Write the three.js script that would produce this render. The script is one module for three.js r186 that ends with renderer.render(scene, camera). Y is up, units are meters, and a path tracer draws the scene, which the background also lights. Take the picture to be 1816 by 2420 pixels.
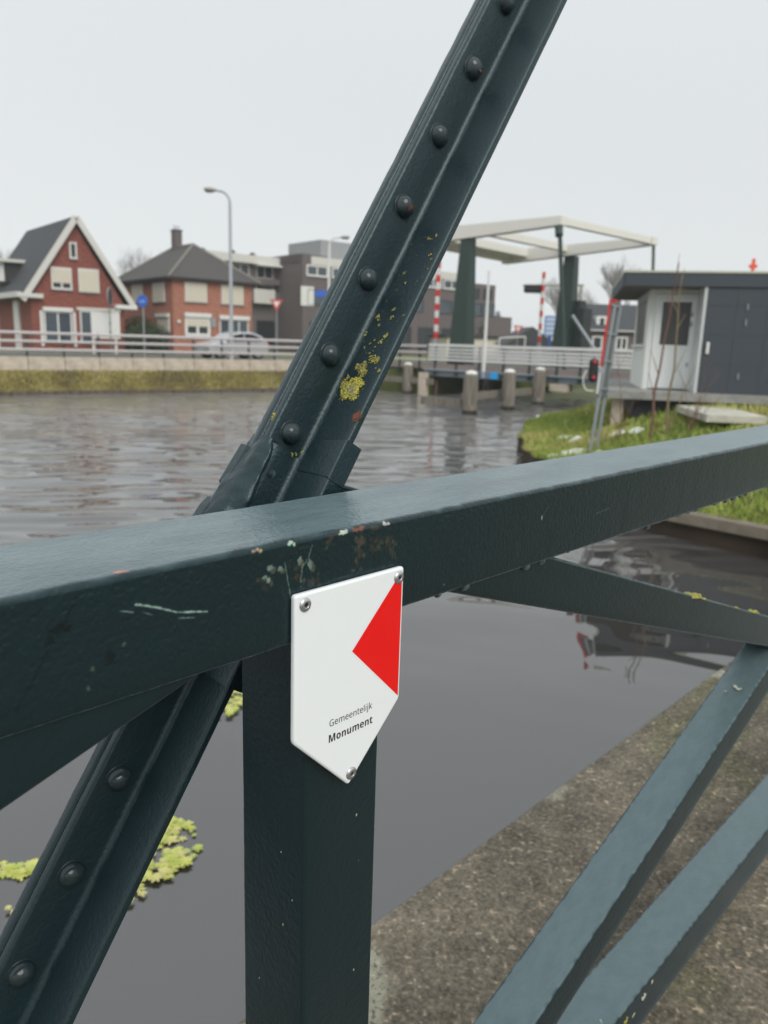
import * as THREE from 'three';
import { mergeGeometries, mergeVertices, toCreasedNormals } from 'three/addons/utils/BufferGeometryUtils.js';
import { FontLoader } from 'three/addons/loaders/FontLoader.js';
import { TextGeometry } from 'three/addons/geometries/TextGeometry.js';
import { RoundedBoxGeometry } from 'three/addons/geometries/RoundedBoxGeometry.js';

// ───────── camera, sky, sun, exposure ─────────
const R = Math.PI / 180;
const scene = new THREE.Scene();
const camera = new THREE.PerspectiveCamera(67.32, 768 / 1024, 0.05, 2000);
camera.position.set(0, 2.4, 0);
camera.rotation.order = 'YXZ';
camera.rotation.set(-12.3 * R, 0, 0.031);
camera.focus = 0.66; camera.userData.fStop = 8.5;
const renderer = new THREE.WebGLRenderer({ antialias: true });
renderer.toneMapping = THREE.LinearToneMapping;
renderer.toneMappingExposure = 1.17;
renderer.shadowMap.enabled = true;
{ // overcast: even near the horizon, brighter overhead
  const w = 256, h = 128, d = new Float32Array(w * h * 4);
  for (let j = 0; j < h; j++) for (let i = 0; i < w; i++) {
    const el = ((j + 0.5) / h - 0.5) * Math.PI, s = Math.max(0, Math.sin(el)), k = (j * w + i) * 4;
    const az = (i + 0.5) / w * Math.PI * 2;
    const cloud = 1 + 0.025 * Math.sin(az * 2 + 3 * s) + 0.02 * Math.sin(az * 5 + 9 * s + 1) * s;
    const t = Math.min(1, Math.max(0, (s - 0.2) / 0.8)), lift = (1 + 0.3 * t * t * (3 - 2 * t)) * cloud;
    const hz = Math.exp(-s * 7);
    d[k] = (0.640 + 0.095 * hz) * lift; d[k + 1] = (0.672 + 0.090 * hz) * lift; d[k + 2] = (0.688 + 0.080 * hz) * lift; d[k + 3] = 1;
  }
  const t = new THREE.DataTexture(d, w, h, THREE.RGBAFormat, THREE.FloatType);
  t.mapping = THREE.EquirectangularReflectionMapping; t.magFilter = THREE.LinearFilter; t.minFilter = THREE.LinearFilter;
  t.wrapS = THREE.RepeatWrapping; t.needsUpdate = true;
  scene.background = t; scene.environment = t;
}
const sun = new THREE.DirectionalLight(0xfffaf2, 1.5);
sun.position.set(18, 36, 40); sun.castShadow = true; sun.shadow.radius = 70;
Object.assign(sun.shadow.camera, { left: -60, right: 60, top: 60, bottom: -60, near: 1, far: 200 });
sun.shadow.mapSize.set(2048, 2048);
scene.add(sun);
scene.fog = new THREE.FogExp2(0xdfe4e6, 0.0009);   // damp winter air

// ───────── helpers ─────────
function rng(seed) { let a = seed >>> 0; return () => { a = (a + 0x6D2B79F5) | 0; let t = Math.imul(a ^ (a >>> 15), 1 | a); t = (t + Math.imul(t ^ (t >>> 7), 61 | t)) ^ t; return ((t ^ (t >>> 14)) >>> 0) / 4294967296; }; }
const V3 = (x, y, z) => new THREE.Vector3(x, y, z);
const lerp = (a, b, t) => a + (b - a) * t, sm = (a, b, x) => { const t = Math.min(1, Math.max(0, (x - a) / (b - a))); return t * t * (3 - 2 * t); };
function hash(x, y, z = 0) { let h = Math.imul(x, 374761393) ^ Math.imul(y, 668265263) ^ Math.imul(z, 2147483647 ^ 0x5bd1e995); h = Math.imul(h ^ (h >>> 13), 1274126177); h ^= h >>> 16; return (h >>> 0) / 4294967296; }
function vnoise(x, y, p = 0, seed = 0) { // value noise, period p cells if given
  const xi = Math.floor(x), yi = Math.floor(y), fx = x - xi, fy = y - yi, u = fx * fx * (3 - 2 * fx), v = fy * fy * (3 - 2 * fy);
  const m = (n) => p ? ((n % p) + p) % p : n;
  const a = hash(m(xi), m(yi), seed), b = hash(m(xi + 1), m(yi), seed), c = hash(m(xi), m(yi + 1), seed), e = hash(m(xi + 1), m(yi + 1), seed);
  return lerp(lerp(a, b, u), lerp(c, e, u), v);
}
function n3(x, y, z) { return (vnoise(x, y, 0, 3) + vnoise(y + 31.7, z, 0, 5) + vnoise(z + 11.3, x, 0, 7)) / 3; }
const used = {};
function numbered(n) { used[n] = (used[n] ?? -1) + 1; return used[n] ? `${n}_${String(used[n]).padStart(3, '0')}` : n; }
function mat(o, Kind = THREE.MeshStandardMaterial) { const c = o.c; const p = { ...o }; delete p.c; const m = new Kind({ roughness: 0.8, side: THREE.DoubleSide, ...p }); if (c) m.color.setRGB(...c); return m; }
function thing(name, label, category, [x, y, z] = [0, 0, 0], turn = 0, group) {
  const o = new THREE.Group(); o.name = numbered(name); o.position.set(x, y, z); o.rotation.y = turn;
  o.userData = { label, category }; if (group) o.userData.group = group; scene.add(o); return o;
}
function part(name, geo, m, parent, kind) {
  const g = Array.isArray(geo) ? merge(geo) : geo;
  const o = new THREE.Mesh(g, m); o.name = name; o.castShadow = o.receiveShadow = true; if (kind) o.userData.kind = kind; parent.add(o); return o;
}
function struct(name, geo, m, kind = 'structure') { const o = part(name, geo, m, scene, kind); o.name = numbered(name); return o; }
function merge(list) {
  const l = list.map((g) => { const q = g.index ? g.toNonIndexed() : g.clone(); for (const k of Object.keys(q.attributes)) if (!['position', 'normal', 'uv'].includes(k)) q.deleteAttribute(k); q.morphAttributes = {}; return q; });
  return mergeGeometries(l, false);
}
function boxUV(g, s = 1) { // uv in metres by dominant normal
  const q = g.index ? g.toNonIndexed() : g, p = q.attributes.position, n = q.attributes.normal, uv = new Float32Array(p.count * 2);
  for (let i = 0; i < p.count; i += 3) {
    let ax = 0, ay = 0, az = 0; for (let k = 0; k < 3; k++) { ax += Math.abs(n.getX(i + k)); ay += Math.abs(n.getY(i + k)); az += Math.abs(n.getZ(i + k)); }
    for (let k = i; k < i + 3; k++) { const x = p.getX(k) * s, y = p.getY(k) * s, z = p.getZ(k) * s; uv[2 * k] = ax > ay && ax > az ? z : x; uv[2 * k + 1] = ay >= ax && ay >= az ? z : y; }
  }
  q.setAttribute('uv', new THREE.BufferAttribute(uv, 2)); return q;
}
// box from corner to corner
function B(x0, x1, y0, y1, z0, z1) { const g = new THREE.BoxGeometry(x1 - x0, y1 - y0, z1 - z0); g.translate((x0 + x1) / 2, (y0 + y1) / 2, (z0 + z1) / 2); return boxUV(g); }
function RB(x0, x1, y0, y1, z0, z1, r, seg = 2) { const g = new RoundedBoxGeometry(x1 - x0, y1 - y0, z1 - z0, seg, r); g.translate((x0 + x1) / 2, (y0 + y1) / 2, (z0 + z1) / 2); return boxUV(g); }
function cyl(r0, r1, a, b, seg = 10, open = false) { const d = b.clone().sub(a), g = new THREE.CylinderGeometry(r1, r0, d.length(), seg, 1, open); g.translate(0, d.length() / 2, 0); g.applyQuaternion(new THREE.Quaternion().setFromUnitVectors(V3(0, 1, 0), d.normalize())); g.translate(a.x, a.y, a.z); return g; }
function tube(pts, r, seg = 24, rs = 6) { return new THREE.TubeGeometry(new THREE.CatmullRomCurve3(pts), seg, r, rs, false); }
function poly(pts, depth, bevel = 0) { // pts [x,y] extruded along +z
  const s = new THREE.Shape(pts.map((p) => new THREE.Vector2(p[0], p[1])));
  return new THREE.ExtrudeGeometry(s, { depth, bevelEnabled: bevel > 0, bevelThickness: bevel, bevelSize: bevel, bevelOffset: -bevel, bevelSegments: 2, curveSegments: 6 });
}
function quadStrip(rows, uvf) { // rows of equal length of Vector3
  const m = rows[0].length, pos = [], uv = [], idx = [];
  rows.forEach((r, i) => r.forEach((p, j) => { pos.push(p.x, p.y, p.z); const q = uvf ? uvf(p, i, j) : [p.x, p.z]; uv.push(q[0], q[1]); }));
  for (let i = 0; i + 1 < rows.length; i++) for (let j = 0; j + 1 < m; j++) { const a = i * m + j, b = a + 1, c = a + m, d = c + 1; idx.push(a, c, b, b, c, d); }
  const g = new THREE.BufferGeometry(); g.setAttribute('position', new THREE.Float32BufferAttribute(pos, 3)); g.setAttribute('uv', new THREE.Float32BufferAttribute(uv, 2)); g.setIndex(idx); g.computeVertexNormals(); return g;
}
// closed profile [[a,b]...] swept straight along x from 0 to L, uv in metres (x, arc length)
function sweep(profile, xs, wob) {
  const n = profile.length, arc = [0]; for (let i = 0; i < n; i++) { const p = profile[i], q = profile[(i + 1) % n]; arc.push(arc[i] + Math.hypot(q[0] - p[0], q[1] - p[1])); }
  const rows = xs.map((x) => { const r = []; for (let i = 0; i <= n; i++) { const p = profile[i % n]; const v = V3(x, p[0], p[1]); if (wob) wob(v, i % n); r.push(v); } return r; });
  const g = quadStrip(rows, (p, i, j) => [xs[i], arc[j]]);
  // weld the normals of the seam
  const N = g.attributes.normal, m = n + 1; for (let i = 0; i < xs.length; i++) { const a = i * m, b = a + n, s = V3(N.getX(a) + N.getX(b), N.getY(a) + N.getY(b), N.getZ(a) + N.getZ(b)).normalize(); N.setXYZ(a, s.x, s.y, s.z); N.setXYZ(b, s.x, s.y, s.z); }
  const caps = [];
  for (const [i, f] of [[0, 1], [xs.length - 1, -1]]) { const s = new THREE.ShapeGeometry(new THREE.Shape(profile.map((p) => new THREE.Vector2(p[0], p[1])))); const P = s.attributes.position; for (let k = 0; k < P.count; k++) P.setXYZ(k, xs[i], P.getX(k), P.getY(k)); s.computeVertexNormals(); caps.push(s); }
  return merge([g, ...caps]);
}
function rrect(a0, a1, b0, b1, r, k = 4) { // rounded rectangle starting at the foot of the side b1 (front), going up
  const p = [], arc = (ca, cb, t0) => { for (let i = 0; i <= k; i++) { const t = t0 + (Math.PI / 2) * i / k; p.push([ca + r * Math.sin(t), cb + r * Math.cos(t)]); } };
  const mid = (A, Bq, n) => { for (let i = 1; i < n; i++) p.push([lerp(A[0], Bq[0], i / n), lerp(A[1], Bq[1], i / n)]); };
  p.push([a0 + r, b1]); mid([a0 + r, b1], [a1 - r, b1], 4); arc(a1 - r, b1 - r, 0); mid([a1, b1 - r], [a1, b0 + r], 4); arc(a1 - r, b0 + r, Math.PI / 2); mid([a1 - r, b0], [a0 + r, b0], 4); arc(a0 + r, b0 + r, Math.PI); mid([a0, b0 + r], [a0, b1 - r], 4); arc(a0 + r, b1 - r, 1.5 * Math.PI); p.pop();
  return p;
}
const range = (a, b, n) => Array.from({ length: n + 1 }, (_, i) => lerp(a, b, i / n));

// ───────── textures ─────────
function dataTex(n, f, srgb, m = n) { // f(i,j) -> [r,g,b] 0..1
  const d = new Uint8Array(n * m * 4); for (let j = 0; j < m; j++) for (let i = 0; i < n; i++) { const c = f(i, j), k = (j * n + i) * 4; d[k] = 255 * Math.min(1, Math.max(0, c[0])); d[k + 1] = 255 * Math.min(1, Math.max(0, c[1])); d[k + 2] = 255 * Math.min(1, Math.max(0, c[2])); d[k + 3] = 255; }
  const t = new THREE.DataTexture(d, n, m, THREE.RGBAFormat); t.wrapS = t.wrapT = THREE.RepeatWrapping; t.magFilter = THREE.LinearFilter; t.minFilter = THREE.LinearMipmapLinearFilter; t.generateMipmaps = true; if (srgb) t.colorSpace = THREE.SRGBColorSpace; t.needsUpdate = true; return t;
}
function rep(t, x, y = x) { const c = t.clone(); c.repeat.set(x, y); c.needsUpdate = true; return c; }
function canvasTex(w, h, draw) { const c = document.createElement('canvas'); c.width = w; c.height = h; draw(c.getContext('2d'), w, h); const t = new THREE.CanvasTexture(c); t.colorSpace = THREE.SRGBColorSpace; t.wrapS = t.wrapT = THREE.RepeatWrapping; return t; }
const fbm = (x, y, p, s, oct = 4) => { let a = 0, w = 0.5, q = 1; for (let k = 0; k < oct; k++) { a += w * vnoise(x * q, y * q, p * q, s + k); w *= 0.5; q *= 2; } return a / (1 - Math.pow(0.5, oct)); };
// thick brushed paint, 0.2 m tile
const paintBump = dataTex(512, (i, j) => { const x = i / 512, y = j / 512; const v = 0.45 * fbm(x * 10, y * 22, 2 * 0 + 0, 1, 1) * 0 + 0.5 * vnoise(x * 64, y * 64, 64, 2) + 0.3 * vnoise(x * 28, y * 28, 28, 3) + 0.3 * vnoise(x * 9, y * 9, 9, 4) + 0.18 * vnoise(x * 20, y * 130, 0, 5) * 0 + 0.15 * vnoise(x * 128, y * 128, 128, 6); return [v, v, v]; });
const concreteMap = dataTex(1536, (i, j) => { // 3 m tile of washed out aggregate
  const x = i / 1536, y = j / 1536; const big = fbm(x * 6, y * 6, 6, 11, 4), mid = fbm(x * 40, y * 40, 40, 21, 3), g = vnoise(x * 380, y * 380, 380, 31), g2 = vnoise(x * 760, y * 760, 760, 33);
  let v = 0.385 + 0.16 * (big - 0.5) + 0.16 * (mid - 0.5) + 0.13 * (g - 0.5) + 0.15 * (g2 - 0.5); let r = v * 1.08, gg = v * 1.01, b = v * 0.88;
  if (g > 0.83) { const k = (g - 0.83) * 1.7, h = hash(Math.floor(x * 380), Math.floor(y * 380), 9); r += k * (0.75 + 0.3 * h); gg += k * 0.72; b += k * (0.8 - 0.35 * h); }
  const moss = 0.28 * sm(0.56, 0.7, fbm(x * 9 + 3, y * 9, 9, 41, 4)); r = lerp(r, r * 0.9, moss); gg = lerp(gg, gg * 1.02, moss); b = lerp(b, b * 0.72, moss);
  const li = 0.9 * sm(0.735, 0.79, vnoise(x * 14, y * 14, 14, 55) * 0.75 + 0.25 * mid) * sm(0.3, 0.6, g2 + 0.2); r = lerp(r, 0.66, li * 0.7); gg = lerp(gg, 0.67, li * 0.7); b = lerp(b, 0.6, li * 0.7);
  return [r, gg, b];
}, true);
const concreteBump = dataTex(1024, (i, j) => { const x = i / 1024, y = j / 1024; const v = 0.5 * vnoise(x * 380, y * 380, 380, 31) + 0.3 * fbm(x * 40, y * 40, 40, 21, 3) + 0.2 * vnoise(x * 512, y * 512, 512, 8); return [v, v, v]; });
const grain = dataTex(512, (i, j) => { const v = 0.55 + 0.45 * fbm(i / 512 * 8, j / 512 * 8, 8, 71, 6); return [v, v, v]; });
const grainFine = dataTex(256, (i, j) => { const v = fbm(i / 256 * 24, j / 256 * 24, 24, 77, 3); return [v, v, v]; });
function brickTex(c1, c2, mortar) { return canvasTex(512, 512, (g, w, h) => { // 1 m tile: 16 courses
  const r = rng(5); g.fillStyle = mortar; g.fillRect(0, 0, w, h); const ch = h / 16, bw = w / 4.5;
  for (let y = 0; y < 16; y++) for (let x = -1; x < 6; x++) { const t = r(); g.fillStyle = `rgb(${lerp(c1[0], c2[0], t)},${lerp(c1[1], c2[1], t)},${lerp(c1[2], c2[2], t)})`; g.fillRect((x + (y % 2) * 0.5) * bw + 2, y * ch + 2, bw - 5, ch - 5); } }); }
const woodTex = dataTex(256, (i, j) => { const x = i / 256, y = j / 256; const v = 0.62 + 0.3 * (fbm(x * 24, y * 2, 0, 81, 3) - 0.5) + 0.25 * (vnoise(x * 60, y * 3, 0, 83) - 0.5); return [v, v * 0.97, v * 0.92]; }, true);
const roofBump = dataTex(256, (i, j) => { const x = i / 256, y = j / 256; const v = 0.5 + 0.25 * Math.sin(x * Math.PI * 2 * 4) + 0.35 * ((y * 3) % 1); return [v, v, v]; });

// ───────── materials ─────────
const Phys = THREE.MeshPhysicalMaterial;
const PAINT = [0.0075, 0.0185, 0.0225];
const sRGB = (l) => Math.round(255 * (l <= 0.0031308 ? 12.92 * l : 1.055 * Math.pow(l, 1 / 2.4) - 0.055));
const css = (c) => `rgb(${c.map(sRGB).join(',')})`;
const COAT = { roughness: 0.31, ior: 1.5, sheen: 0.85, sheenRoughness: 0.5, sheenColor: new THREE.Color().setRGB(0.62, 0.78, 0.86) };
const SKYLIT_TOP = [0.112, 0.16, 0.172];   // sky light on the upper sides of the rails, painted in as a paler colour
const tint = (m) => { m.specularColor.setRGB(0.78, 0.96, 1.0); return m; };
const paint = tint(mat({ c: PAINT, bumpMap: rep(paintBump, 5), bumpScale: 0.00042, ...COAT }, Phys));
const gloss = tint(mat({ c: [0.010, 0.023, 0.028], bumpMap: rep(paintBump, 7), bumpScale: 0.0005, roughness: 0.4, ior: 1.5, clearcoat: 0.15, clearcoatRoughness: 0.25, sheen: 0.9, sheenRoughness: 0.5, sheenColor: new THREE.Color().setRGB(0.62, 0.78, 0.86) }, Phys));
const M = {
  white: mat({ c: [0.72, 0.72, 0.70], roughness: 0.5 }), cream: mat({ c: [0.66, 0.61, 0.50], roughness: 0.6 }), offwhite: mat({ c: [0.62, 0.61, 0.57], roughness: 0.55 }),
  dark: mat({ c: [0.03, 0.03, 0.032], roughness: 0.6 }), green: mat({ c: [0.018, 0.042, 0.034], roughness: 0.45 }), galv: mat({ c: [0.33, 0.36, 0.39], roughness: 0.5, metalness: 0.4 }),
  glass: mat({ c: [0.02, 0.025, 0.03], roughness: 0.06, metalness: 0, specularIntensity: 1 }, Phys), glassBlue: mat({ c: [0.06, 0.08, 0.1], roughness: 0.06 }, Phys),
  red: mat({ c: [0.62, 0.025, 0.02], roughness: 0.45 }), blue: mat({ c: [0.02, 0.12, 0.55], roughness: 0.4 }), black: mat({ c: [0.012, 0.012, 0.014], roughness: 0.5 }),
  slate: mat({ c: [0.05, 0.054, 0.06], roughness: 0.75, bumpMap: roofBump, bumpScale: 0.03 }), tile: mat({ c: [0.075, 0.07, 0.067], roughness: 0.8, bumpMap: roofBump, bumpScale: 0.03 }),
  brickRed: mat({ map: brickTex([116, 60, 50], [146, 78, 65], '#8a675c'), roughness: 0.9 }), brickOrange: mat({ map: brickTex([150, 92, 74], [178, 114, 93], '#a38b7b'), roughness: 0.9 }), brickBrown: mat({ map: brickTex([84, 76, 76], [106, 96, 95], '#82797a'), roughness: 0.9 }),
  wood: mat({ map: woodTex, roughness: 0.9 }), steel: mat({ c: [0.55, 0.55, 0.56], roughness: 0.28, metalness: 0.9 }), soil: mat({ c: [0.07, 0.05, 0.033], roughness: 1, map: rep(grain, 0.5) }),
  conc: mat({ c: [0.68, 0.59, 0.48], roughness: 0.9, map: rep(grain, 0.7) }), concGrey: mat({ c: [0.36, 0.36, 0.34], roughness: 0.9, map: rep(grain, 0.8) }), deckSteel: mat({ c: [0.16, 0.19, 0.21], roughness: 0.6 }),
  whiteRail: mat({ c: [0.52, 0.49, 0.49], roughness: 0.5 }), beamWhite: mat({ c: [0.76, 0.74, 0.68], roughness: 0.55 }),
};

// ───────── setting: water, land, banks ─────────
const waterMat = mat({ c: [0.030, 0.028, 0.027], roughness: 0.015, ior: 2.3, specularIntensity: 1, sheen: 0.95, sheenRoughness: 0.5, sheenColor: new THREE.Color(1, 1, 1) }, Phys);
{ // rippled sheet: wind ripples in the open canal, nearly calm in the lee of the old bridge
  const r = rng(42), W = [];
  for (let k = 0; k < 54; k++) { const lam = 0.36 * Math.pow(5, r()), a = (r() + r() - 1) * 0.55 + 0.12, q = 2 * Math.PI / lam; W.push([Math.sin(a) * q, Math.cos(a) * q, r() * 6.283, (0.5 + r()) * 0.0104 / q]); }
  const C = []; for (let k = 0; k < 14; k++) { const lam = 0.4 + 1.4 * r(), a = (r() - 0.5) * 2.4, q = 2 * Math.PI / lam; C.push([Math.sin(a) * q, Math.cos(a) * q, r() * 6.283, 0.006 / q]); }
  for (let k = 0; k < 8; k++) { const lam = 1.6 + 3 * r(), a = (r() - 0.5) * 1.8, q = 2 * Math.PI / lam; C.push([Math.sin(a) * q, Math.cos(a) * q, r() * 6.283, 0.005 / q]); }
  const x0 = -26, x1 = 14, z0 = -50, z1 = -0.5, nx = 620, nz = 880, pos = new Float32Array((nx + 1) * (nz + 1) * 3), nor = new Float32Array((nx + 1) * (nz + 1) * 3), idx = [];
  for (let j = 0; j <= nz; j++) for (let i = 0; i <= nx; i++) {
    const z = lerp(z1, z0, Math.pow(j / nz, 1.15)), x = lerp(x0, x1, i / nx), k = 3 * (j * (nx + 1) + i);
    const gust = 0.5 + 0.75 * sm(0.3, 0.7, fbm(x * 0.3 + 20, z * 0.6 + 60, 0, 91, 3));
    const amp = gust * sm(4.6, 9.5, -z - 0.35 * Math.max(0, x + 1) + 0.25 * Math.max(0, -x - 1)) * (1 - 0.5 * sm(36, 42, -z));
    let h = 0, hx = 0, hz = 0;
    for (const w of W) { const f = w[0] * x + w[1] * z + w[2], s = Math.sin(f), c = Math.cos(f) * w[3]; h += s * w[3]; hx += c * w[0]; hz += c * w[1]; }
    h *= amp; hx *= amp; hz *= amp;
    for (const w of C) { const f = w[0] * x + w[1] * z + w[2], c = Math.cos(f) * w[3]; h += Math.sin(f) * w[3]; hx += c * w[0]; hz += c * w[1]; }
    const l = Math.hypot(hx, 1, hz); pos[k] = x; pos[k + 1] = h; pos[k + 2] = z; nor[k] = -hx / l; nor[k + 1] = 1 / l; nor[k + 2] = -hz / l;
    if (i < nx && j < nz) { const a = j * (nx + 1) + i, b = a + nx + 1; idx.push(a, a + 1, b, a + 1, b + 1, b); }
  }
  const g = new THREE.BufferGeometry(); g.setAttribute('position', new THREE.BufferAttribute(pos, 3)); g.setAttribute('normal', new THREE.BufferAttribute(nor, 3)); g.setIndex(idx);
  const out = new THREE.PlaneGeometry(1400, 1400); out.rotateX(-Math.PI / 2); out.translate(0, -0.06, -200);
  const bed = out; bed.deleteAttribute('uv'); struct('water', merge([g, bed]), waterMat);
}
// ground behind the canal wall and beyond the bridge
const WALL_O = V3(-15.69, 0, -30.82), WD = V3(0.7758, 0, -0.631), WN = V3(-0.631, 0, -0.7758);   // along the wall, away from the water
const wp = (t, y, back = 0) => V3(WALL_O.x + WD.x * t + WN.x * back, y, WALL_O.z + WD.z * t + WN.z * back);
const verge = mat({ c: [0.16, 0.19, 0.05], roughness: 1, map: rep(grain, 0.15) }), asphalt = mat({ c: [0.13, 0.13, 0.135], roughness: 0.95, map: rep(grain, 0.3) }), bikeRed = mat({ c: [0.36, 0.17, 0.14], roughness: 0.95, map: rep(grain, 0.4) });
function flat(pts, y) { const g = new THREE.ShapeGeometry(new THREE.Shape(pts.map((p) => new THREE.Vector2(p[0], -p[1])))); g.rotateX(-Math.PI / 2); g.translate(0, y, 0); return g; }
function slab(pts, y0, y1) { const g = new THREE.ExtrudeGeometry(new THREE.Shape(pts.map((p) => new THREE.Vector2(p[0], -p[1]))), { depth: y1 - y0, bevelEnabled: false }); g.rotateX(-Math.PI / 2); g.translate(0, y0, 0); return boxUV(g); }
const far0 = wp(-220, 0, 0.2), corner = wp(17.85, 0, 0.2);
struct('ground', slab([[far0.x, far0.z], [corner.x, corner.z], [2.2, -38.9], [28.8, -68.8], [100, -148], [500, -700], [-700, -700], [-700, far0.z]], -1, 1.38), verge);
{ // strips parallel to the wall: cycle path, verge, road, pavement
  const strip = (name, b0, b1, y, m) => struct(name, quadStrip([[wp(-60, y, b0), wp(-60, y, b1)], [wp(19, y, b0), wp(19, y, b1)]], (p) => [p.x, p.z]), m);
  strip('cycle_path', 0.25, 2.6, 1.388, bikeRed); strip('road', 4.2, 10.2, 1.385, asphalt); strip('pavement', 11.6, 13.4, 1.392, M.concGrey);
}
struct('ground', slab([[11.6, -30], [12, -22], [12, -6], [13, 6], [500, 6], [500, -700], [120, -148], [39, -62], [11.2, -33.5]], -1, 1.12), verge);
// right bank
const SH = [[5, 6.9], [7, 5.55], [9, 4.62], [10, 3.8], [11.5, 3.35], [13, 2.95], [14.5, 2.75], [16.3, 2.78], [18, 3.0], [20, 3.4], [21.8, 3.89], [24, 4.9], [26, 6.4], [29, 9.0], [33, 12.2]];
function shoreX(d) { for (let i = 0; i + 1 < SH.length; i++) if (d <= SH[i + 1][0] || i + 2 === SH.length) { const t = (d - SH[i][0]) / (SH[i + 1][0] - SH[i][0]); return lerp(SH[i][1], SH[i + 1][1], t) + 0.16 * sm(12, 14, d) * sm(23, 20, d) + 0.06 * Math.sin(d * 2.3) + 0.045 * Math.sin(d * 5.7 + 1); } }
function bankY(x, z) { const d = x - shoreX(-z) + 0.06 * Math.sin(z * 3.1) + 0.05 * Math.sin(z * 7.3); return 0.4 + 0.8 * sm(0.15, 3.4, d) + 0.2 * sm(2.2, 4.0, d) * sm(13.4, 15.4, -z) - 0.06 * sm(0.25, 0, d) + 0.035 * (n3(x * 1.7, z * 1.7, 2) - 0.5) + 0.02 * (n3(x * 6, z * 6, 4) - 0.5); }
const turfMat = mat({ roughness: 1, map: dataTex(512, (i, j) => { const x = i / 512, y = j / 512, n = fbm(x * 10, y * 10, 10, 61, 5), q = fbm(x * 4 + 9, y * 4, 4, 67, 4); const t = sm(0.4, 0.62, q); const v = 0.65 + 0.7 * (n - 0.5); return [lerp(0.50, 0.66, t) * v, lerp(0.56, 0.60, t) * v, lerp(0.19, 0.28, t) * v]; }, true) });
turfMat.map.repeat.set(0.35, 0.35);
{
  const rows = []; for (let d = 5; d <= 33; d += 0.1) { const s = shoreX(d), row = []; for (let k = 0; k <= 110; k++) { const off = 0.004 + 26 * Math.pow(k / 110, 1.9); row.push(V3(s + off, bankY(s + off, -d), -d)); } rows.push(row); }
  struct('grass_bank', quadStrip(rows, (p) => [p.x, p.z]), turfMat);
  const er = rng(8), rows2 = []; for (let d = 5; d <= 33; d += 0.1) { const s = shoreX(d), row = []; for (let k = 0; k <= 8; k++) { const t = k / 8, y = lerp(bankY(s + 0.004, -d) + 0.01, -0.35, t); row.push(V3(s + 0.01 - 0.05 * t + 0.10 * Math.sin(t * 3.1) * (n3(d * 2.5, y * 6, 1) - 0.25), y, -d)); } rows2.push(row); }
  struct('bank_edge', quadStrip(rows2, (p) => [p.z, p.y]), M.soil);
}
// dry grass strip below the wall on the left bank
function stripY(t, b) { return lerp(0.1, 0.86, sm(-0.05, 1.0, b / 1.0 + 1.0)) + 0.03 * Math.sin(t * 2.3) * 0.5; }
const dryMat = mat({ roughness: 1, map: dataTex(256, (i, j) => { const n = fbm(i / 256 * 10, j / 256 * 10, 10, 62, 5), q = fbm(i / 256 * 4, j / 256 * 4, 4, 69, 4), v = 0.6 + 0.8 * (n - 0.5), t = sm(0.42, 0.6, q); return [lerp(0.46, 0.56, t) * v, lerp(0.42, 0.52, t) * v, lerp(0.2, 0.26, t) * v]; }, true) });
{
  const rows = []; for (let t = -22; t <= 18.2; t += 0.2) { const row = []; for (let k = 0; k <= 10; k++) { const b = -1.02 + 1.06 * k / 10; row.push(wp(t, lerp(0.13, 0.86, sm(0, 1, k / 10)) + 0.05 * (n3(t * 3, k * 0.8, 1) - 0.5), b)); } rows.push(row); }
  struct('grass_strip', quadStrip(rows, (p) => [p.x, p.z]), dryMat);
}
function blades(name, label, n, place, hgt, cols, seed, wid = 0.006) {
  const r = rng(seed), g = new THREE.BufferGeometry();
  g.setAttribute('position', new THREE.Float32BufferAttribute([-1, 0, 0, 1, 0, 0, 0.7, 0.55, 0.12, -0.7, 0.55, 0.12, 0, 1, 0.45], 3)); g.setIndex([0, 1, 2, 0, 2, 3, 3, 2, 4]); g.computeVertexNormals();
  const im = new THREE.InstancedMesh(g, mat({ roughness: 0.9, c: [1, 1, 1] }), n), o = new THREE.Object3D(), c = new THREE.Color(); im.castShadow = im.receiveShadow = true;
  for (let k = 0; k < n; k++) { const p = place(r); o.position.copy(p); o.rotation.set((r() - 0.5) * 0.9, r() * 6.283, (r() - 0.5) * 0.9); const h = hgt * (0.4 + r()); o.scale.set(wid * (0.7 + r()), h, h); o.updateMatrix(); im.setMatrixAt(k, o.matrix); const q = cols[Math.min(cols.length - 1, Math.floor((0.5 * r() + sm(0.25, 0.75, fbm(p.x * 0.9 + 50, p.z * 0.9 + 90, 0, seed + 300, 3)) * 0.5) * cols.length))], v = 0.7 + 0.6 * r(); c.setRGB(q[0] * v, q[1] * v, q[2] * v); im.setColorAt(k, c); }
  im.name = numbered(name); im.userData = { kind: 'stuff', label, category: 'grass' }; scene.add(im); return im;
}
blades('bank_grass', 'short green and straw coloured grass on the bank before the dark hut', 80000, (r) => { const d = 6 + 20 * Math.pow(r(), 0.9), x = shoreX(d) + 0.02 + 7 * Math.pow(r(), 1.4); return V3(x, bankY(x, -d) - 0.005, -d); }, 0.1, [[0.22, 0.30, 0.06], [0.28, 0.37, 0.07], [0.36, 0.42, 0.10], [0.46, 0.46, 0.15], [0.6, 0.5, 0.22]], 3, 0.007);
blades('dry_grass', 'dry yellowish grass along the foot of the canal wall', 42000, (r) => { const t = -14 + 32 * r(), k = r(); return wp(t, lerp(0.13, 0.86, sm(0, 1, k)) + 0.0, -1.02 + 1.02 * k); }, 0.12, [[0.2, 0.15, 0.09], [0.3, 0.24, 0.1], [0.34, 0.31, 0.09], [0.44, 0.38, 0.14], [0.5, 0.42, 0.2]], 4, 0.012);
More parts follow.
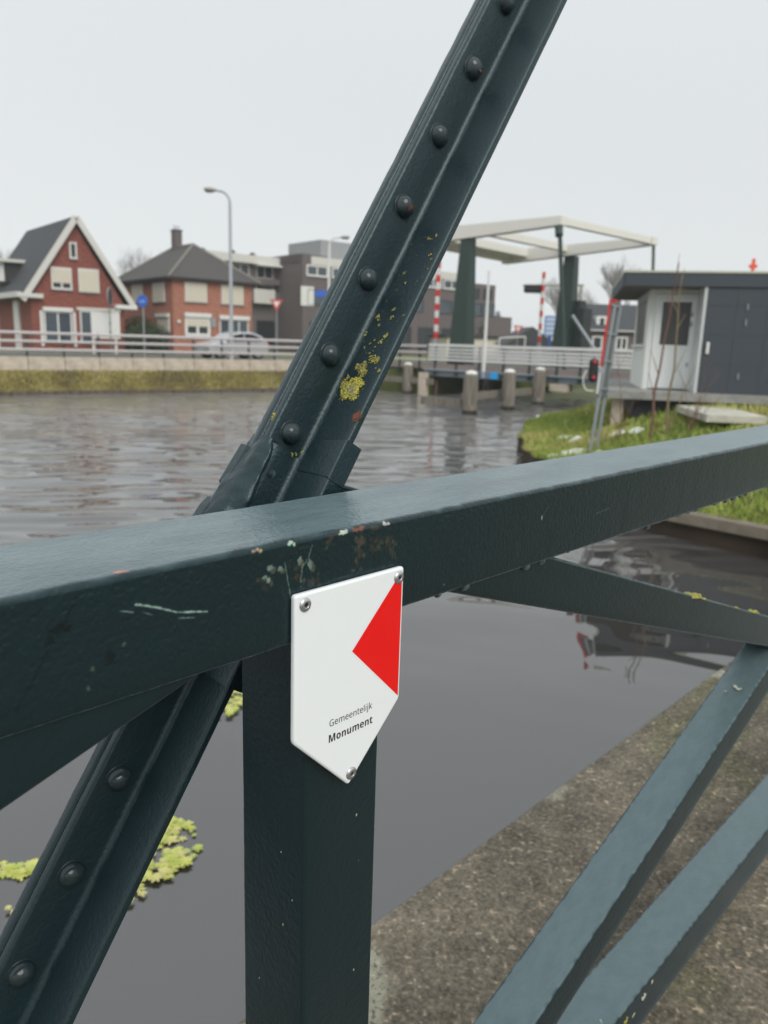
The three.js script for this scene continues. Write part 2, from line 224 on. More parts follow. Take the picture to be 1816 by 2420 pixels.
{ // timber edge boards at the waterline, pieces of their own
  const e = thing('bank_timber', 'dark timber boards edging the water below the dry grass strip', 'edging', [WALL_O.x, 0, WALL_O.z], Math.atan2(0.631, 0.7758));
  const edgeWood = mat({ c: [0.34, 0.29, 0.25], map: woodTex, roughness: 0.9 }); for (let k = 0; k < 18; k++) part('board', B(-22 + k * 2.24, -22 + k * 2.24 + 2.2, -0.5, 0.15 + 0.03 * (hash(k, 4) - 0.5), 1.02, 1.09), edgeWood, e);
}
{ // concrete capping on the near part of the right bank
  const cap = thing('quay_edge', 'low concrete quay edge with a shaded recess under the grass bank', 'quay');
  const quayMat = mat({ c: [0.27, 0.23, 0.18], roughness: 0.95, map: rep(grain, 1.3) }), pts = [5, 6, 7, 8, 9, 10, 11, 11.8].map((d) => V3(shoreX(d), 0, -d));
  for (let i = 0; i + 1 < pts.length; i++) { const a = pts[i], b = pts[i + 1], l = a.distanceTo(b), g = RB(-0.14, 0.3, 0.24, 0.40, 0.006, l - 0.006, 0.02); const m = new THREE.Matrix4().makeRotationY(Math.atan2(b.x - a.x, b.z - a.z)); const s = part('edge_stone', g, quayMat, cap); s.applyMatrix4(m); s.rotation.y += 0; s.position.set(a.x, 0, a.z); s.scale.x = -1; }
}
{ // the abutment on which the railing stands
  const d = V3(0.6858, 0, -0.7278), n = V3(0.7278, 0, 0.6858), O = V3(-0.0649, 0, -0.54);
  const at = (u, w) => { const p = O.clone().addScaledVector(d, u).addScaledVector(n, w); return [p.x, p.z]; };
  const g = new THREE.ExtrudeGeometry(new THREE.Shape([[-3, -0.55], [9, -0.55], [9, 8], [-3, 8]].map((p) => { const q = at(...p); return new THREE.Vector2(q[0], -q[1]); })), { depth: 2.2, bevelEnabled: true, bevelThickness: 0.015, bevelSize: 0.015, bevelOffset: -0.015, bevelSegments: 3 });
  g.rotateX(-Math.PI / 2); g.translate(0, 1.2 - 2.2 - 0.015, 0);
  struct('abutment', boxUV(g, 1), mat({ map: rep(concreteMap, 1 / 3), bumpMap: rep(concreteBump, 1 / 3), bumpScale: 0.0035, roughness: 0.9 }));
}

// ───────── far buildings ─────────
const TH = 40 * R;
function win(g, x0, x1, y0, y1, o = {}) { // on a facade at z = zf (or on the side x = xf), opening from inside a proud frame
  const { zf = 0, f = 0.07, mull = 1, shut = 0, frame = M.white, pane = M.glass, shutMat = M.cream, sill = true, turn = 0, box = 0, at = [0, 0] } = o;
  const W = new THREE.Group(); W.name = 'window'; g.add(W); W.position.set(at[0], 0, at[1]); W.rotation.y = turn;
  const fr = [B(x0, x0 + f, y0, y1, zf, zf + 0.07), B(x1 - f, x1, y0, y1, zf, zf + 0.07), B(x0 + f, x1 - f, y1 - f, y1, zf, zf + 0.07), B(x0 + f, x1 - f, y0, y0 + f, zf, zf + 0.07)];
  for (let k = 1; k < mull; k++) { const x = lerp(x0, x1, k / mull); fr.push(B(x - f / 2, x + f / 2, y0 + f, y1 - f, zf, zf + 0.06)); }
  part('frame', fr, frame, W);
  for (let k = 0; k < mull; k++) part('pane', B(lerp(x0 + f, x1 - f, k / mull) + (k ? f / 3 : 0), lerp(x0 + f, x1 - f, (k + 1) / mull) - (k + 1 < mull ? f / 3 : 0), y0 + f, y1 - f, zf + 0.012, zf + 0.02), pane, W);
  if (shut) { const sl = [], yb = lerp(y1 - f, y0 + f * 0.5, shut); for (let y = y1 - f; y > yb; y -= 0.06) sl.push(B(x0 + f * 0.6, x1 - f * 0.6, y - 0.056, y, zf + 0.035, zf + 0.085)); part('shutter', sl, shutMat, W); }
  if (box) part('shutter_box', B(x0 - 0.04, x1 + 0.04, y1, y1 + box, zf, zf + 0.2), frame, W);
  if (sill) part('sill', B(x0 - 0.05, x1 + 0.05, y0 - 0.06, y0 - 0.002, zf, zf + 0.12), M.concGrey, W);
  return W;
}
{ // gabled house
  const h = thing('gabled_house', 'red brick house with a steep grey roof and white verge boards, at the left edge', 'house', [-20.83, 1.4, -45], TH);
  const ap = [3.1, 7.55], L = [0.42, 3.0], Rr = [5.85, 2.85], depth = 8.8;
  const body = poly([[0.42, 0], [5.82, 0], [5.82, 2.9], [3.1, 7.3], [0.42, 3.0]], depth); body.translate(0, 0, -depth); part('wall', boxUV(body), M.brickRed, h);
  const slope = (a, b) => { const dx = b[0] - a[0], dy = b[1] - a[1], l = Math.hypot(dx, dy), nx = -dy / l * 0.16, ny = dx / l * 0.16, s = nx * 0 + ny > 0 ? 1 : -1; const g = poly([a, b, [b[0] + nx * s, b[1] + ny * s], [a[0] + nx * s, a[1] + ny * s]], depth + 0.5); g.translate(0, 0, -depth - 0.2); return boxUV(g); };
  const roof = part('roof', [slope([-0.12, 2.85], ap), slope(ap, [6.33, 2.75])], M.slate, h);
  const barge = (a, b, w) => { const dx = b[0] - a[0], dy = b[1] - a[1], l = Math.hypot(dx, dy), nx = -dy / l, ny = dx / l, s = ny > 0 ? -1 : 1; const g = poly([[a[0] - nx * s * 0.17, a[1] - ny * s * 0.17], [b[0] - nx * s * 0.17, b[1] - ny * s * 0.17], [b[0] + nx * s * w, b[1] + ny * s * w], [a[0] + nx * s * w, a[1] + ny * s * w]], 0.08); g.translate(0, 0, 0.31); return g; };
  part('verge_board', barge([-0.1, 2.82], [3.1, 7.62], 0.16), M.offwhite, roof); part('verge_board', barge([3.1, 7.62], [6.36, 2.72], 0.16), M.offwhite, roof);
  part('verge_foot', B(5.2, 6.5, 2.62, 2.86, -0.2, 0.42), M.white, h);
  part('gutter', [B(-0.4, 0.4, 2.98, 3.28, -9.4, 0.0), B(-0.4, 1.0, 2.98, 3.22, 0.0, 0.45)], M.offwhite, h);
  win(h, 1.6, 2.76, 3.55, 4.78, { mull: 2, shut: 0.68, f: 0.09 }); win(h, 3.15, 4.35, 3.5, 4.82, { shut: 1, f: 0.09 });
  win(h, 2.72, 3.14, 5.33, 6.25, { f: 0.09 });
  win(h, 1.05, 2.65, 0.55, 2.3, { mull: 2, f: 0.09, box: 0.22, pane: M.glassBlue }); win(h, 3.12, 3.85, 0.55, 2.42, { f: 0.08, pane: M.glassBlue });
  part('lintel', B(2.95, 5.6, 2.43, 2.6, 0, 0.1), M.offwhite, h);
  part('pilaster', [B(0.3, 0.42, 0, 2.9, -3.3, -2.3)], M.white, h); part('pilaster', [B(0.3, 0.42, 0, 2.9, -8, -7.2)], M.white, h);
  part('pier', B(0.85, 1.0, 0.3, 2.3, 0, 0.08), M.white, h); part('pier', B(2.72, 2.86, 0.3, 2.3, 0, 0.08), M.white, h);
  const dm = new THREE.Group(); dm.name = 'dormer'; h.add(dm);
  part('dormer_wall', B(-0.1, 1.4, 4.05, 5.15, -7.2, -4.3), M.white, dm); part('dormer_cheek', B(0.2, 1.5, 4.0, 5.15, -4.29, -4.22), M.dark, dm); part('dormer_roof', B(-0.5, 2.0, 5.16, 5.34, -7.5, -3.9), M.offwhite, dm);
}
{ // hip roofed house
  const h = thing('hip_roof_house', 'orange brick house with a dark hipped roof, chimney and cream roller shutters', 'house', [-13.76, 1.4, -50.2], TH), D = 8.6, Wd = 5.7, e = 4.6;
  part('wall', B(0, Wd, 0, e, -D, 0), M.brickOrange, h);
  part('eave_board', [B(-0.4, Wd + 0.4, e, e + 0.12, -D - 0.4, 0.4)], M.dark, h);
  const a = 0.45, p = [[-a, e + 0.13, a], [Wd + a, e + 0.13, a], [Wd + a, e + 0.13, -D - a], [-a, e + 0.13, -D - a], [Wd / 2, 7.15, -2.8], [Wd / 2, 7.15, -D + 2.8]], T = [[0, 1, 4], [1, 2, 5], [1, 5, 4], [2, 3, 5], [3, 0, 4], [3, 4, 5]];
  const rg = new THREE.BufferGeometry(); rg.setAttribute('position', new THREE.Float32BufferAttribute(T.flat().flatMap((i) => p[i]), 3)); rg.computeVertexNormals(); rg.setAttribute('uv', new THREE.Float32BufferAttribute(new Float32Array(36), 2)); const rf = part('roof', boxUV(rg), M.tile, h);
  const ridge = (i, j) => cyl(0.1, 0.1, V3(...p[i]), V3(...p[j]), 6); part('ridge_tiles', [ridge(0, 4), ridge(1, 4), ridge(4, 5), ridge(3, 5)], mat({ c: [0.2, 0.185, 0.165] }), rf);
  const ch = part('chimney', B(2.55, 3.1, 6.5, 8.2, -5.5, -4.95), M.brickBrown, h); part('chimney_cap', B(2.5, 3.15, 8.2, 8.28, -5.55, -4.9), M.dark, ch);
  const pots = []; for (let k = 0; k < 3; k++) pots.push(cyl(0.05, 0.03, V3(2.65 + 0.17 * k, 8.28, -5.2), V3(2.62 + 0.2 * k, 8.6, -5.2), 6)); part('chimney_pot', pots, M.galv, ch);
  win(h, 0.83, 2.36, 3.3, 4.5, { shut: 1 }); win(h, 3.41, 5.03, 3.28, 4.5, { shut: 1 });
  win(h, 0.78, 2.55, 1.15, 2.35, { mull: 2, f: 0.18, shut: 0.45, box: 0.25 }); win(h, 3.24, 5.4, 0.9, 2.3, { mull: 3, f: 0.08, box: 0.25, pane: M.glassBlue });
  const side = { turn: -Math.PI / 2 }; // local x of a side window runs along +z
  win(h, -6.4, -4.6, 3.3, 4.5, { ...side, shut: 1 }); win(h, -2.9, -1.1, 3.25, 4.45, { ...side, shut: 1 }); win(h, -2.3, -0.5, 1.35, 2.3, { ...side, shut: 0.9, box: 0.2 });
  part('wall_lamp', new THREE.SphereGeometry(0.12, 10, 8).translate(0.35, 2.0, 0.1), M.white, h);
  part('wall_sign', B(2.62, 2.95, 1.75, 2.35, 0.02, 0.08), M.galv, h);
}
{ // apartment block
  const h = thing('apartment_block', 'brown brick apartment block with white fascias and window bands behind the houses', 'apartment building', [-8.19, 1.4, -74], TH), Br = M.brickBrown;
  part('wall', [B(0, 20.5, 0, 8.0, -12, 0), B(0, 0.9, 8.0, 8.95, -3.84, 0), B(-0.0, 3, 8.0, 8.95, -12, -0.35)], Br, h); part('wall', [B(20.5, 26.2, 0, 7.9, -12, 0)], Br, h); part('wall', [B(26.2, 29.3, 0, 4.5, -12, 0)], Br, h);
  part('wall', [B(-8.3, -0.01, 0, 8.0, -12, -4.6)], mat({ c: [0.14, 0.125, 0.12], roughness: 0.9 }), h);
  part('fascia', [B(0.9, 20.6, 8.02, 8.75, -11.8, 0.12)], M.offwhite, h); part('fascia', [B(-8.3, -0.02, 8.02, 8.75, -11.8, -3.9)], M.offwhite, h); part('fascia_lip', [B(-2.6, -0.02, 7.85, 8.0, -4.5, -3.4)], M.white, h);
  part('penthouse', [B(5.5, 14, 8.9, 11.1, -11, -5)], mat({ c: [0.27, 0.28, 0.29] }), h);
  part('floor_band', [B(-8.3, -0.02, 4.6, 5.5, -4.7, -3.9), B(-8.3, -0.02, 6.2, 6.75, -4.7, -3.9)], Br, h);
  for (const x of [0.4, 3.3, 6.3, 9.3, 12.3, 15.3, 18.0]) win(h, x, x + 2.4, 7.0, 8.0, { f: 0.14, mull: 2, pane: M.glassBlue });
  for (const x of [0.55, 4.6, 8.8, 13, 17.2, 22, 24]) win(h, x, x + 2.2, 4.4, 5.8, { f: 0.05, frame: M.dark, pane: M.glassBlue, sill: false });
  for (const x of [22.2, 24.2]) win(h, x, x + 1.4, 6.2, 7.4, { f: 0.05, frame: M.dark, pane: M.glass, sill: false });
  for (const x of [0.8, 4.2, 7.6, 11, 14.6, 18]) win(h, x, x + 2.6, 0.6, 2.9, { f: 0.07, mull: 2, frame: M.dark, pane: M.glass, sill: false });
  for (const x of [-7.4, -4.8, -2.2]) { win(h, x, x + 1.8, 6.78, 7.95, { zf: -4.6, f: 0.08, mull: 2 }); win(h, x, x + 1.8, 4.3 + 1.2, 6.15, { zf: -4.6, f: 0.06, sill: false }); win(h, x, x + 2.0, 0.6, 2.9, { zf: -4.6, f: 0.06, frame: M.dark, sill: false }); }
  part('balcony_screen', B(-2.9, -0.6, 4.45, 5.75, -3.88, -3.8), M.offwhite, h); part('wall_panel', B(-0.2, 1.25, 4.3, 6.05, 0.01, 0.06), M.white, h);
  for (const [x, z] of [[-6.5, -7], [-4, -6], [-1.5, -6.5]]) part('roof_vent', new THREE.SphereGeometry(0.35, 8, 6).translate(x, 8.95, z), M.dark, h);
}
{ // house behind the hut
  const h = thing('slate_house', 'brown brick house with a dark slate roof and white dormer behind the hut', 'house', [14.6, 1.2, -60], 0);
  part('wall', B(0.3, 11, 0, 2.8, -8, 0), M.brickBrown, h);
  const rg = quadStrip([[V3(0, 2.75, 0.4), V3(1.2, 4.85, -3.6)], [V3(11.3, 2.75, 0.4), V3(10.2, 4.85, -3.6)]], (p) => [p.x, p.y]); const r2 = quadStrip([[V3(0, 2.75, 0.4), V3(1.2, 4.85, -3.6)], [V3(0, 2.75, -8.4), V3(1.2, 4.85, -4.4)]], (p) => [p.z, p.y]); part('roof', [rg, r2], M.slate, h); part('gutter', B(0, 11.2, 2.68, 2.76, 0.3, 0.45), M.white, h);
  const dm = new THREE.Group(); dm.name = 'dormer'; h.add(dm); part('dormer_wall', B(1.15, 1.95, 2.95, 3.8, -1.6, -0.4), M.white, dm); part('dormer_pane', B(1.4, 1.7, 3.1, 3.65, -0.4, -0.37), M.glass, dm);
  win(h, 0.8, 1.6, 1.3, 2.3, { f: 0.12, mull: 1 }); win(h, 2.6, 3.5, 1.3, 2.3, { f: 0.12, mull: 2 });
  const h2 = thing('low_building', 'low cream building with a flat dark roof far behind the red and white barrier', 'building', [8.2, 1.2, -72], 0.2);
  part('wall', B(-3, 4.5, 0, 2.0, -6, 0), M.cream, h2); part('roof', B(-3.2, 4.7, 2.0, 2.25, -6.2, 0.2), M.dark, h2);
  const h3 = thing('shed', 'dark pitched shed roof between the barrier and the right pylon', 'shed', [11.6, 1.2, -66], 0.1);
  part('wall', B(-1.6, 2.2, 0, 1.6, -4, 0), M.brickBrown, h3); const s = poly([[-2, 1.5], [2.6, 1.5], [0.3, 3.0]], 4.4); s.translate(0, 0, -4.2); part('roof', boxUV(s), M.slate, h3);
}
// ───────── trees and shrubs ─────────
function bareTree(name, label, [x, y, z], H, seed, spread = 0.55, m, group) {
  const r = rng(seed), t = thing(name, label, 'tree', [x, y, z], 0, group), tr = [], tw = [];
  const grow = (p, d, l, rad, lev) => { const q = p.clone().addScaledVector(d, l); (lev < 2 ? tr : tw).push(cyl(rad, rad * 0.65, p, q, lev < 2 ? 6 : 3, true)); if (lev >= 6) return; const n = lev < 1 ? 5 : lev < 4 ? 3 : 3; for (let k = 0; k < n; k++) { const e = d.clone().add(V3((r() - 0.5) * 2, (r() - 0.25) * 1.0, (r() - 0.5) * 2).multiplyScalar(spread * (0.8 + 0.5 * r()))).normalize(); grow(p.clone().lerp(q, 0.55 + 0.45 * r()), e, l * (0.62 + 0.2 * r()), rad * 0.56, lev + 1); } };
  grow(V3(0, 0, 0), V3(0.03, 1, 0.02).normalize(), H * 0.3, H * 0.02, 0);
  part('trunk', tr, m, t); part('crown', tw, m, t); return t;
}
const bark = mat({ c: [0.16, 0.145, 0.135], roughness: 1 }), barkPale = mat({ c: [0.3, 0.285, 0.27], roughness: 1 });
bareTree('bare_tree', 'grey leafless tree behind, between the gabled and the hip roofed house', [-18.5, 1.4, -60], 8.6, 21, 0.6, barkPale); bareTree('bare_tree', 'leafless tree behind the roof of the gabled house, nearest the left edge', [-31, 1.4, -64], 9, 22, 0.6, barkPale);
bareTree('bare_tree', 'leafless tree rising behind the slate house', [17.2, 1.2, -78], 10.5, 23, 0.55, barkPale); bareTree('bare_tree', 'pale slender leafless tree above the hut roof', [24.2, 1.2, -86], 13.5, 24, 0.4, barkPale);
bareTree('bare_tree', 'leafless tree close behind the hip roofed house, at its left corner', [-15.8, 1.4, -63], 7.8, 26, 0.6, barkPale);
function leafy(name, label, cat, [x, y, z], rx, ry, rz, n, cols, seed, leaf, cone = 0) {
  const r = rng(seed), t = thing(name, label, cat, [x, y, z]), pos = [], col = [];
  for (let k = 0; k < n; k++) {
    let a = r() * 6.283, u = 2 * r() - 1, q = Math.cbrt(r()) * (0.8 + 0.3 * n3(a * 2, u * 3, seed)); const hh = (u * q + 1) / 2, c = cone ? 1 - cone * hh : 1, s = Math.sqrt(1 - u * u) * q * c;
    const p = V3(Math.cos(a) * s * rx, ry * (1 + u * q), Math.sin(a) * s * rz), e1 = V3(r() - 0.5, r() - 0.5, r() - 0.5).normalize().multiplyScalar(leaf), e2 = V3(r() - 0.5, r() - 0.5, r() - 0.5).normalize().multiplyScalar(leaf * 0.6), cc = cols[Math.floor(r() * cols.length)], v = 0.6 + 0.8 * r();
    for (const w of [p, p.clone().add(e1), p.clone().add(e1.multiplyScalar(0.5)).add(e2)]) { pos.push(w.x, w.y, w.z); col.push(cc[0] * v, cc[1] * v, cc[2] * v); }
  }
  const g = new THREE.BufferGeometry(); g.setAttribute('position', new THREE.Float32BufferAttribute(pos, 3)); g.setAttribute('color', new THREE.Float32BufferAttribute(col, 3)); g.computeVertexNormals();
  const o = new THREE.Mesh(g, mat({ c: [1, 1, 1], vertexColors: true, roughness: 0.9 })); o.name = 'crown'; t.add(o); part('trunk', cyl(0.05, 0.03, V3(0, 0, 0), V3(0, ry * 1.2, 0), 6), bark, t); return t;
}
const GRN = [[0.035, 0.055, 0.025], [0.05, 0.075, 0.03], [0.065, 0.08, 0.035]];
leafy('shrub', 'dark green shrub at the left corner of the hip roofed house', 'shrub', [-14.9, 1.38, -48.3], 1.5, 0.95, 1.2, 2600, GRN, 31, 0.16); leafy('shrub', 'taller dark shrub against the side wall of the hip roofed house', 'shrub', [-15.9, 1.38, -50.2], 1.3, 1.2, 1.2, 2600, GRN, 32, 0.16);
leafy('evergreen_tree', 'small rounded evergreen far behind the striped barrier', 'tree', [9.9, 1.2, -90], 1.9, 2.3, 1.6, 2400, [[0.05, 0.07, 0.05]], 33, 0.22, 0.4); leafy('evergreen_tree', 'small pointed evergreen beside the end of the apartment block', 'tree', [15.2, 1.2, -112], 1.7, 3.3, 1.6, 2400, [[0.08, 0.1, 0.085]], 34, 0.24, 0.7);
{ // clipped hedges along the front gardens
  const hg = [[-9, -3.2], [-2.6, 3.4], [5.4, 8.6], [9.6, 17]], names = ['low clipped hedge before the gabled house, leftmost along the road', 'low clipped hedge between the notice board and the gabled house', 'low clipped hedge before the hip roofed house', 'low clipped hedge at the foot of the apartment block'];
  hg.forEach(([a, b], k) => { const r = rng(50 + k), p0 = wp(a, 1.38, 14.4), t = thing('hedge', names[k], 'hedge', [p0.x, p0.y, p0.z], Math.atan2(0.631, 0.7758)), L = b - a, pos = [], col = [];
    for (let i = 0; i < L * 420; i++) { const p = V3(r() * L, r() * 0.75, -r() * 0.7), s = 0.09, e = () => (r() - 0.5) * 2 * s, v = 0.6 + 0.9 * r(); for (let q = 0; q < 3; q++) { pos.push(p.x + e(), p.y + e(), p.z + e()); col.push(0.055 * v, 0.08 * v, 0.025 * v); } }
    const g = new THREE.BufferGeometry(); g.setAttribute('position', new THREE.Float32BufferAttribute(pos, 3)); g.setAttribute('color', new THREE.Float32BufferAttribute(col, 3)); g.computeVertexNormals(); const o = new THREE.Mesh(g, mat({ c: [1, 1, 1], vertexColors: true })); o.name = 'foliage'; t.add(o); part('stem', B(0.1, L - 0.1, 0, 0.5, -0.45, -0.25), M.dark, t); });
}
// ───────── left bank: wall, railing, street furniture ─────────
{
  const w = thing('canal_wall', 'pale concrete canal wall of upright panels above the dry grass', 'wall', [WALL_O.x, 0, WALL_O.z], Math.atan2(0.631, 0.7758));
  for (let k = -14; k < 12; k++) { const x = 1.38 + (k - 0) * 1.447; part('panel', RB(x + 0.012, x + 1.435, 0.4, 1.47 + 0.008 * (hash(k + 40, 2) - 0.5), -0.2, 0.012 * (hash(k + 40, 3) - 0.5), 0.012, 1), M.conc, w); }
  const rl = thing('road_railing', 'white three-rail road railing on dark posts along the canal wall', 'railing', [WALL_O.x, 0, WALL_O.z], Math.atan2(0.631, 0.7758));
  for (let k = -14; k < 13; k++) { const x = 1.38 + k * 1.447; part('post', [RB(x - 0.035, x + 0.035, 1.3, 2.5, -0.13, -0.05, 0.008, 1), B(x - 0.05, x + 0.05, 2.05, 2.2, -0.05, 0.0), B(x - 0.05, x + 0.05, 1.7, 1.86, -0.05, 0.0)], M.green, rl); }
  const prof = (y, h) => { const p = []; for (let i = 0; i <= 8; i++) { const t = -1.2 + 2.4 * i / 8; p.push([y + h / 2 + Math.sin(t) * h * 0.55, 0.0 + 0.06 * Math.cos(t)]); } for (let i = 8; i >= 0; i--) { const t = -1.2 + 2.4 * i / 8; p.push([y + h / 2 + Math.sin(t) * h * 0.5, -0.012 + 0.06 * Math.cos(t)]); } return p; };
  for (const [y, h] of [[2.36, 0.12], [2.03, 0.115], [1.7, 0.115]]) part('rail', sweep(prof(y, h), [-19, 0, 18.0]), M.whiteRail, rl);
}
function lamp(name, label, [x, y, z], H, reach, dir, arcR, mm, group) {
  const t = thing(name, label, 'street lamp', [x, y, z], 0, group); part('pole', [cyl(0.1, 0.075, V3(0, 0, 0), V3(0, H - arcR, 0), 12)], mm, t);
  const pts = []; for (let i = 0; i <= 10; i++) { const a = Math.PI / 2 * i / 10; pts.push(V3(dir * arcR * (1 - Math.cos(a)), H - arcR + arcR * Math.sin(a), 0)); } pts.push(V3(dir * reach, H + 0.05, 0)); part('arm', tube(pts, 0.06, 24, 8), mm, t);
  const hd = part('lamp_head', new THREE.SphereGeometry(1, 16, 10).scale(0.34, 0.11, 0.15).rotateZ(dir * 0.08).translate(dir * (reach + 0.2), H + 0.04, 0), mat({ c: [0.3, 0.3, 0.26], roughness: 0.5 }), t); part('lens', new THREE.SphereGeometry(1, 12, 8).scale(0.24, 0.06, 0.1).translate(dir * (reach + 0.24), H - 0.04, 0), M.dark, hd);
  return t;
}
const galvPale = mat({ c: [0.4, 0.43, 0.47], roughness: 0.5 });
lamp('street_lamp', 'tall galvanised street lamp with a curved arm, before the hip roofed house', [-8.02, 1.38, -40], 8.1, 0.75, -1, 0.55, galvPale, 'street lamps along the road');
lamp('street_lamp', 'white street lamp with a blue street name board, before the apartment block', [-4.28, 1.38, -55], 8.0, 0.85, 1, 0.5, M.white, 'street lamps along the road');
{ const t = thing('street_name_board', 'blue street name board on the white lamp, beside the riveted girder', 'sign', [-4.35, 5.45, -54.9], 0.15); part('board', RB(-0.85, 0.55, 0.0, 0.42, 0, 0.04, 0.02), M.blue, t); part('bracket', B(-0.05, 0.12, 0.08, 0.32, -0.1, 0), M.galv, t); }
function roundSign(name, label, [x, y, z], top, r, m, turn, poleMat = M.galv) {
  const t = thing(name, label, 'traffic sign', [x, y, z], turn); part('pole', cyl(0.035, 0.035, V3(0, 0, 0), V3(0, top, 0), 8), poleMat, t);
  const d = new THREE.CylinderGeometry(r, r, 0.03, 28).rotateX(Math.PI / 2).translate(0, top, 0.05); const f = part('disc', d, m, t); return [t, f, top];
}
{ const [t, f, top] = roundSign('cycle_sign', 'round blue traffic sign on a slim post before the hip roofed house', [-11.9, 1.38, -38.2], 2.7, 0.28, M.blue, -0.3);
  part('bicycle_symbol', [new THREE.TorusGeometry(0.06, 0.012, 6, 14).translate(-0.08, top - 0.04, 0.07), new THREE.TorusGeometry(0.06, 0.012, 6, 14).translate(0.09, top - 0.04, 0.07), cyl(0.012, 0.012, V3(-0.08, top - 0.04, 0.07), V3(0.03, top + 0.06, 0.07), 5), cyl(0.012, 0.012, V3(0.03, top + 0.06, 0.07), V3(0.09, top - 0.04, 0.07), 5)], mat({ c: [0.35, 0.5, 0.8] }), f); }
{ const [t, f, top] = roundSign('traffic_mirror', 'dark round traffic sign seen nearly edge on before the notice board', [-15.76, 1.38, -44.5], 3.15, 0.5, M.black, 1.68, mat({ c: [0.16, 0.22, 0.16] })); part('rim', new THREE.TorusGeometry(0.5, 0.03, 8, 28).translate(0, top, 0.05), M.galv, f);
  for (let k = 0; k < 3; k++) part('pole_band', cyl(0.045, 0.045, V3(0, 0.5 + 0.55 * k, 0), V3(0, 0.7 + 0.55 * k, 0), 8), mat({ c: [0.05, 0.12, 0.06] }), t); }
function yieldSign(label, [x, y, z], top, s, turn) {
  const t = thing('yield_sign', label, 'traffic sign', [x, y, z], turn), tri = (q, zz, d) => { const g = poly([[-q * 0.58, q * 0.33], [q * 0.58, q * 0.33], [0, -q * 0.67]], d, 0.004); g.translate(0, top, zz); return g; };
  part('pole', cyl(0.03, 0.03, V3(0, 0, 0), V3(0, top + s * 0.3, 0), 8), M.galv, t); const b = part('red_border', tri(s, 0.04, 0.02), mat({ c: [0.52, 0.08, 0.075], roughness: 0.5 }), t); part('white_field', tri(s * 0.52, 0.062, 0.004), M.white, b); return t;
}
yieldSign('red and white yield sign on a slim post left of the riveted girder', [-6.0, 1.38, -42], 2.95, 0.62, -0.1); yieldSign('far red and white yield sign between the two green pylons', [9.72, 1.2, -60], 2.68, 0.64, 0.2);
{ // notice board before the gabled house
  const p = V3(-16.2, 1.38, -45.0), t = thing('notice_board', 'large white notice board on two posts before the gabled house', 'notice board', [p.x, p.y, p.z], TH - 0.1);
  part('board', RB(-0.8, 0.8, 0.85, 2.35, 0, 0.06, 0.02), M.white, t); part('top_rail', B(-0.85, 0.85, 2.36, 2.44, -0.02, 0.09), M.offwhite, t); for (const x of [-0.7, 0.55]) part('post', B(x - 0.06, x + 0.06, 0, 0.9, -0.08, -0.005), M.white, t);
}
{ // parked car
  const p = V3(-8.45, 1.38, -42.3), t = thing('parked_car', 'light silver car parked behind the road railing', 'car', [p.x, p.y, p.z], Math.atan2(0.631, 0.7758) + 0.05), silver = mat({ c: [0.5, 0.52, 0.54], roughness: 0.25, metalness: 0.3 });
  const prof = [[-1.8, 0.3], [-1.82, 0.62], [-1.7, 0.8], [-0.95, 0.92], [-0.35, 1.32], [0.1, 1.43], [0.8, 1.42], [1.35, 1.25], [1.72, 0.95], [1.82, 0.65], [1.8, 0.3]], g = poly(prof, 1.5, 0.1); g.translate(0, 0, -0.75); part('body', g, silver, t);
  const wi = poly([[-0.85, 0.93], [-0.32, 1.27], [0.12, 1.34], [0.75, 1.33], [1.2, 1.18], [1.3, 0.95]], 1.72, 0.01); wi.translate(0, 0, -0.86); part('side_window', wi, M.glass, t); part('door_pillar', [B(0.18, 0.26, 0.92, 1.36, -0.875, 0.875)], silver, t);
  for (const x of [-1.15, 1.15]) for (const z of [-0.7, 0.7]) { const w = new THREE.Group(); w.name = 'wheel'; t.add(w); w.position.set(x, 0.31, z); part('tyre', new THREE.CylinderGeometry(0.31, 0.31, 0.2, 20).rotateX(Math.PI / 2), M.black, w); part('rim', new THREE.CylinderGeometry(0.19, 0.19, 0.215, 14).rotateX(Math.PI / 2), M.galv, w); }
  for (const z of [-0.5, 0.5]) part('tail_lamp', RB(1.78, 1.93, 0.7, 0.88, z - 0.14, z + 0.14, 0.03), M.red, t); for (const z of [-0.5, 0.5]) part('headlight', RB(-1.94, -1.78, 0.58, 0.72, z - 0.15, z + 0.15, 0.03), M.white, t);
}
